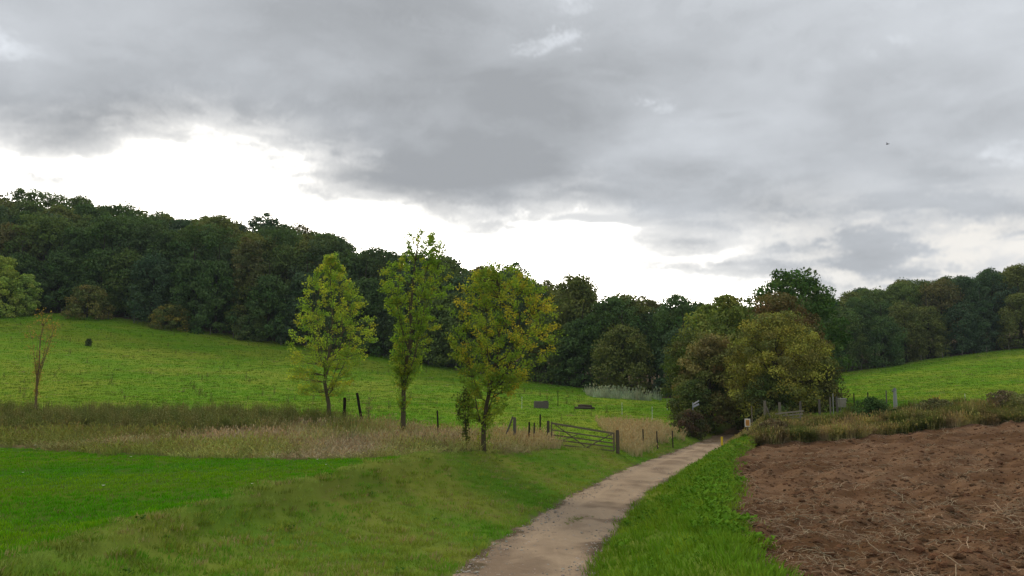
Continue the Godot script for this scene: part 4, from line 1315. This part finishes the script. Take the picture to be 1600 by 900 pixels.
	body.tube([Vector3(0, 0, -0.16), Vector3(0, 0.01, -0.08), Vector3(0, 0, 0.06), Vector3(0, 0, 0.2)], [0.015, 0.045, 0.04, 0.01], 7, Color(0.03, 0.03, 0.03))
	for s in [-1.0, 1.0]:
		body.leaf(Vector3(0, 0.01, 0), Vector3(s * 0.32, 0.1, 0.05), Vector3(0, 0, 0.07), Vector3.UP * 0.03, Color(0.03, 0.03, 0.03))
	part("body", body.mesh(M.stalk), bd)

# ------------------------------------------------------------------ sky
const CLOUD_EDGE := [[-180.0, -6.0], [-70.0, -4.0], [-50.0, 4.0], [-40.0, 12.6], [-33.6, 14.3], [-31.5, 14.4], [-28.4, 15.3], [-24.6, 16.5], [-21.4, 16.6], [-15.3, 15.4], [-11.3, 14.4], [-7.1, 12.8], [-2.8, 10.9], [-0.5, 10.8], [1.4, 11.9], [4.7, 12.5], [7.5, 11.6], [9.8, 9.8], [15.2, 8.8], [20.2, 7.2], [24.0, 5.2], [30.0, 2.6], [45.0, -3.0], [180.0, -6.0]]
var cloud := FastNoiseLite.new()
var wisp := FastNoiseLite.new()

func sky_at(az: float, el: float) -> Color:
	if el < -1.0: return Color(0.10, 0.12, 0.07)
	var e := deg_to_rad(maxf(el, 0.0))
	var a := deg_to_rad(az)
	# the cloud deck, seen in perspective
	var r := cos(e) / (sin(e) + 0.16)
	var u := sin(a) * r
	var v := cos(a) * r
	var n1 := cloud.get_noise_3d(u * 30.0 + v * 9.0, v * 34.0, 4.0)
	var n2 := cloud.get_noise_3d(u * 100.0 + 300.0, v * 110.0, 9.0)
	var n3 := wisp.get_noise_3d(u * 130.0, v * 140.0, 2.0)
	var g := 0.445 + n1 * 0.26 + n2 * 0.13 + n3 * 0.06
	# denser grey bellies and thinner veils of this deck
	g += 0.085 * exp(-(((az + 24.0) / 13.0) ** 2 + ((el - 20.5) / 5.0) ** 2))
	g -= 0.10 * exp(-(((az - 5.0) / 9.0) ** 2 + ((el - 21.5) / 5.5) ** 2))
	g -= 0.06 * exp(-(((az - 32.0) / 5.0) ** 2 + ((el - 15.0) / 3.5) ** 2))
	g += 0.11 * exp(-(((az - 17.0) / 9.0) ** 2 + ((el - 16.0) / 2.6) ** 2))
	g = clampf(g, 0.32, 0.66)
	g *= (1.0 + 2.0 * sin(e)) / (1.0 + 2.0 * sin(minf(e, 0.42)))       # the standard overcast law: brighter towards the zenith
	# small rents through which the brighter layer shows
	var thin := 0.0
	for w in [[26.1, 20.6, 3.2, 1.3], [16.3, 17.0, 3.6, 1.3], [4.3, 16.2, 2.2, 1.0], [-13.5, 23.0, 2.5, 1.5], [11.5, 18.6, 3.0, 0.9], [24.5, 14.6, 2.5, 0.7], [-34.0, 13.4, 1.0, 0.9]]:
		thin += exp(-(((az - w[0]) / w[2]) ** 2 + ((el - w[1]) / w[3]) ** 2))
	var rent := clampf((n2 * 0.9 + n1 * 0.5 + n3 * 0.6 + thin * 0.5 - 0.50) * 1.9, 0, 1)
	g = lerpf(g, 0.86, rent * 0.6)
	var col := Color(g * 0.94, g * 0.987, g * 1.048)
	var low := exp(-((el - 6.5) / 3.6) ** 2) * clampf((az - 6.0) / 14.0, 0, 1) * clampf((75.0 - az) / 25.0, 0, 1)      # thin cream streaks low in the deck
	col = col.lerp(Color(0.78, 0.75, 0.70), clampf(low * (0.5 + n3 * 1.6 + n2 * 0.9), 0, 0.85))
	# the lit gap below the edge of the deck
	var edge := along(CLOUD_EDGE, az, 1)
	var ragged := edge + n2 * 2.6 + n3 * 1.9
	var open := clampf((ragged - el + 0.6) / 4.0, 0, 1)
	open = pow(open, 3.6)
	var strip := exp(-(((az - 8.6) / 6.2) ** 2)) * clampf(1.0 - absf(el - 9.95 + 0.10 * (az - 8.4) - n2 * 2.0) / 0.85, 0, 1)      # a torn scrap of grey cloud hanging in the gap
	open *= 1.0 - clampf(strip * 2.2, 0, 0.985)
	# veils thin towards the right of the gap
	var veil := clampf((az - 17.0) / 12.0 + n3 * 0.9, 0, 0.85)
	var bright := Color(4.6, 4.35, 3.9).lerp(Color(0.80, 0.765, 0.73), veil)
	var rim := clampf((el - ragged + 0.3) / 3.0, 0, 1)
	if edge > -2.0: col = col.lerp(Color(0.74, 0.735, 0.72), 0.55 * (1.0 - rim) * (1.0 - rim))
	return col.lerp(bright, open)

func build_sky() -> Sky:
	cloud.noise_type = FastNoiseLite.TYPE_SIMPLEX_SMOOTH
	cloud.frequency = 0.012
	cloud.fractal_octaves = 5
	cloud.seed = 21
	wisp.noise_type = FastNoiseLite.TYPE_SIMPLEX_SMOOTH
	wisp.frequency = 0.02
	wisp.fractal_octaves = 4
	wisp.domain_warp_enabled = true
	wisp.domain_warp_amplitude = 40.0
	wisp.domain_warp_frequency = 0.012
	wisp.seed = 5
	var im := Image.create_empty(768, 384, false, Image.FORMAT_RGBF)
	for y in 384:
		var el := 90.0 - (y + 0.5) / 384.0 * 180.0
		for x in 768:
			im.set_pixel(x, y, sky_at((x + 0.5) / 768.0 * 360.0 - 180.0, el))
	im.resize(3072, 1536, Image.INTERPOLATE_BILINEAR)
	for y in range(480, 768):                                  # the same sky once more in finer steps, up to 34 degrees high ahead
		var el := 90.0 - (y + 0.5) / 1536.0 * 180.0
		for x in range(1130, 1942):
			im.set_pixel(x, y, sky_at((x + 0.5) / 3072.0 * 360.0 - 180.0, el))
	var turned := Image.create_empty(3072, 1536, false, Image.FORMAT_RGBF)   # a panorama begins at what lies straight ahead
	turned.blit_rect(im, Rect2i(1536, 0, 1536, 1536), Vector2i(0, 0))
	turned.blit_rect(im, Rect2i(0, 0, 1536, 1536), Vector2i(1536, 0))
	var m := PanoramaSkyMaterial.new()
	m.panorama = ImageTexture.create_from_image(turned)
	var s := Sky.new()
	s.sky_material = m
	return s

# ------------------------------------------------------------------
func _ready() -> void:
	rng.seed = 20240917
	for s in [[noise_a, 0.012, 11], [noise_b, 0.04, 12], [noise_c, 0.25, 13]]:
		s[0].noise_type = FastNoiseLite.TYPE_SIMPLEX_SMOOTH
		s[0].frequency = s[1]
		s[0].seed = s[2]
		s[0].fractal_octaves = 3
	var cam := Camera3D.new()
	cam.name = "camera"
	cam.fov = 40.13
	cam.far = 4000.0
	cam.near = 0.1
	cam.rotation_degrees = Vector3(6.02, 0, 0)
	add_child(cam)
	var env := Environment.new()
	env.background_mode = Environment.BG_SKY
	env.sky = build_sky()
	env.background_energy_multiplier = 1.0
	env.tonemap_mode = Environment.TONE_MAPPER_LINEAR
	env.tonemap_exposure = 1.25
	env.fog_enabled = true
	env.fog_density = 0.00014
	env.fog_light_color = Color(0.86, 0.92, 1.0)
	env.sdfgi_enabled = true
	env.ssao_enabled = true
	env.ssil_enabled = true
	var we := WorldEnvironment.new()
	we.name = "environment"
	we.environment = env
	add_child(we)
	var sun := DirectionalLight3D.new()
	sun.name = "sun"
	sun.light_energy = 0.6
	sun.light_angular_distance = 12.0
	sun.light_color = Color(1.0, 0.95, 0.86)
	sun.shadow_enabled = true
	add_child(sun)
	var az := deg_to_rad(-18.0)
	var el := deg_to_rad(33.0)
	sun.look_at_from_position(Vector3(sin(az) * cos(el), sin(el), -cos(az) * cos(el)) * 100.0, Vector3.ZERO)
	var t0 := Time.get_ticks_msec()
	make_materials()
	survey_terrain()
	print("survey ", Time.get_ticks_msec() - t0)
	build_ground()
	build_track()
	build_plough()
	print("ground ", Time.get_ticks_msec() - t0)
	build_wood()
	build_clump()
	build_young_trees()
	print("trees ", Time.get_ticks_msec() - t0)
	build_things()
	build_grass()
	build_soil_litter()
	print("plants ", Time.get_ticks_msec() - t0)
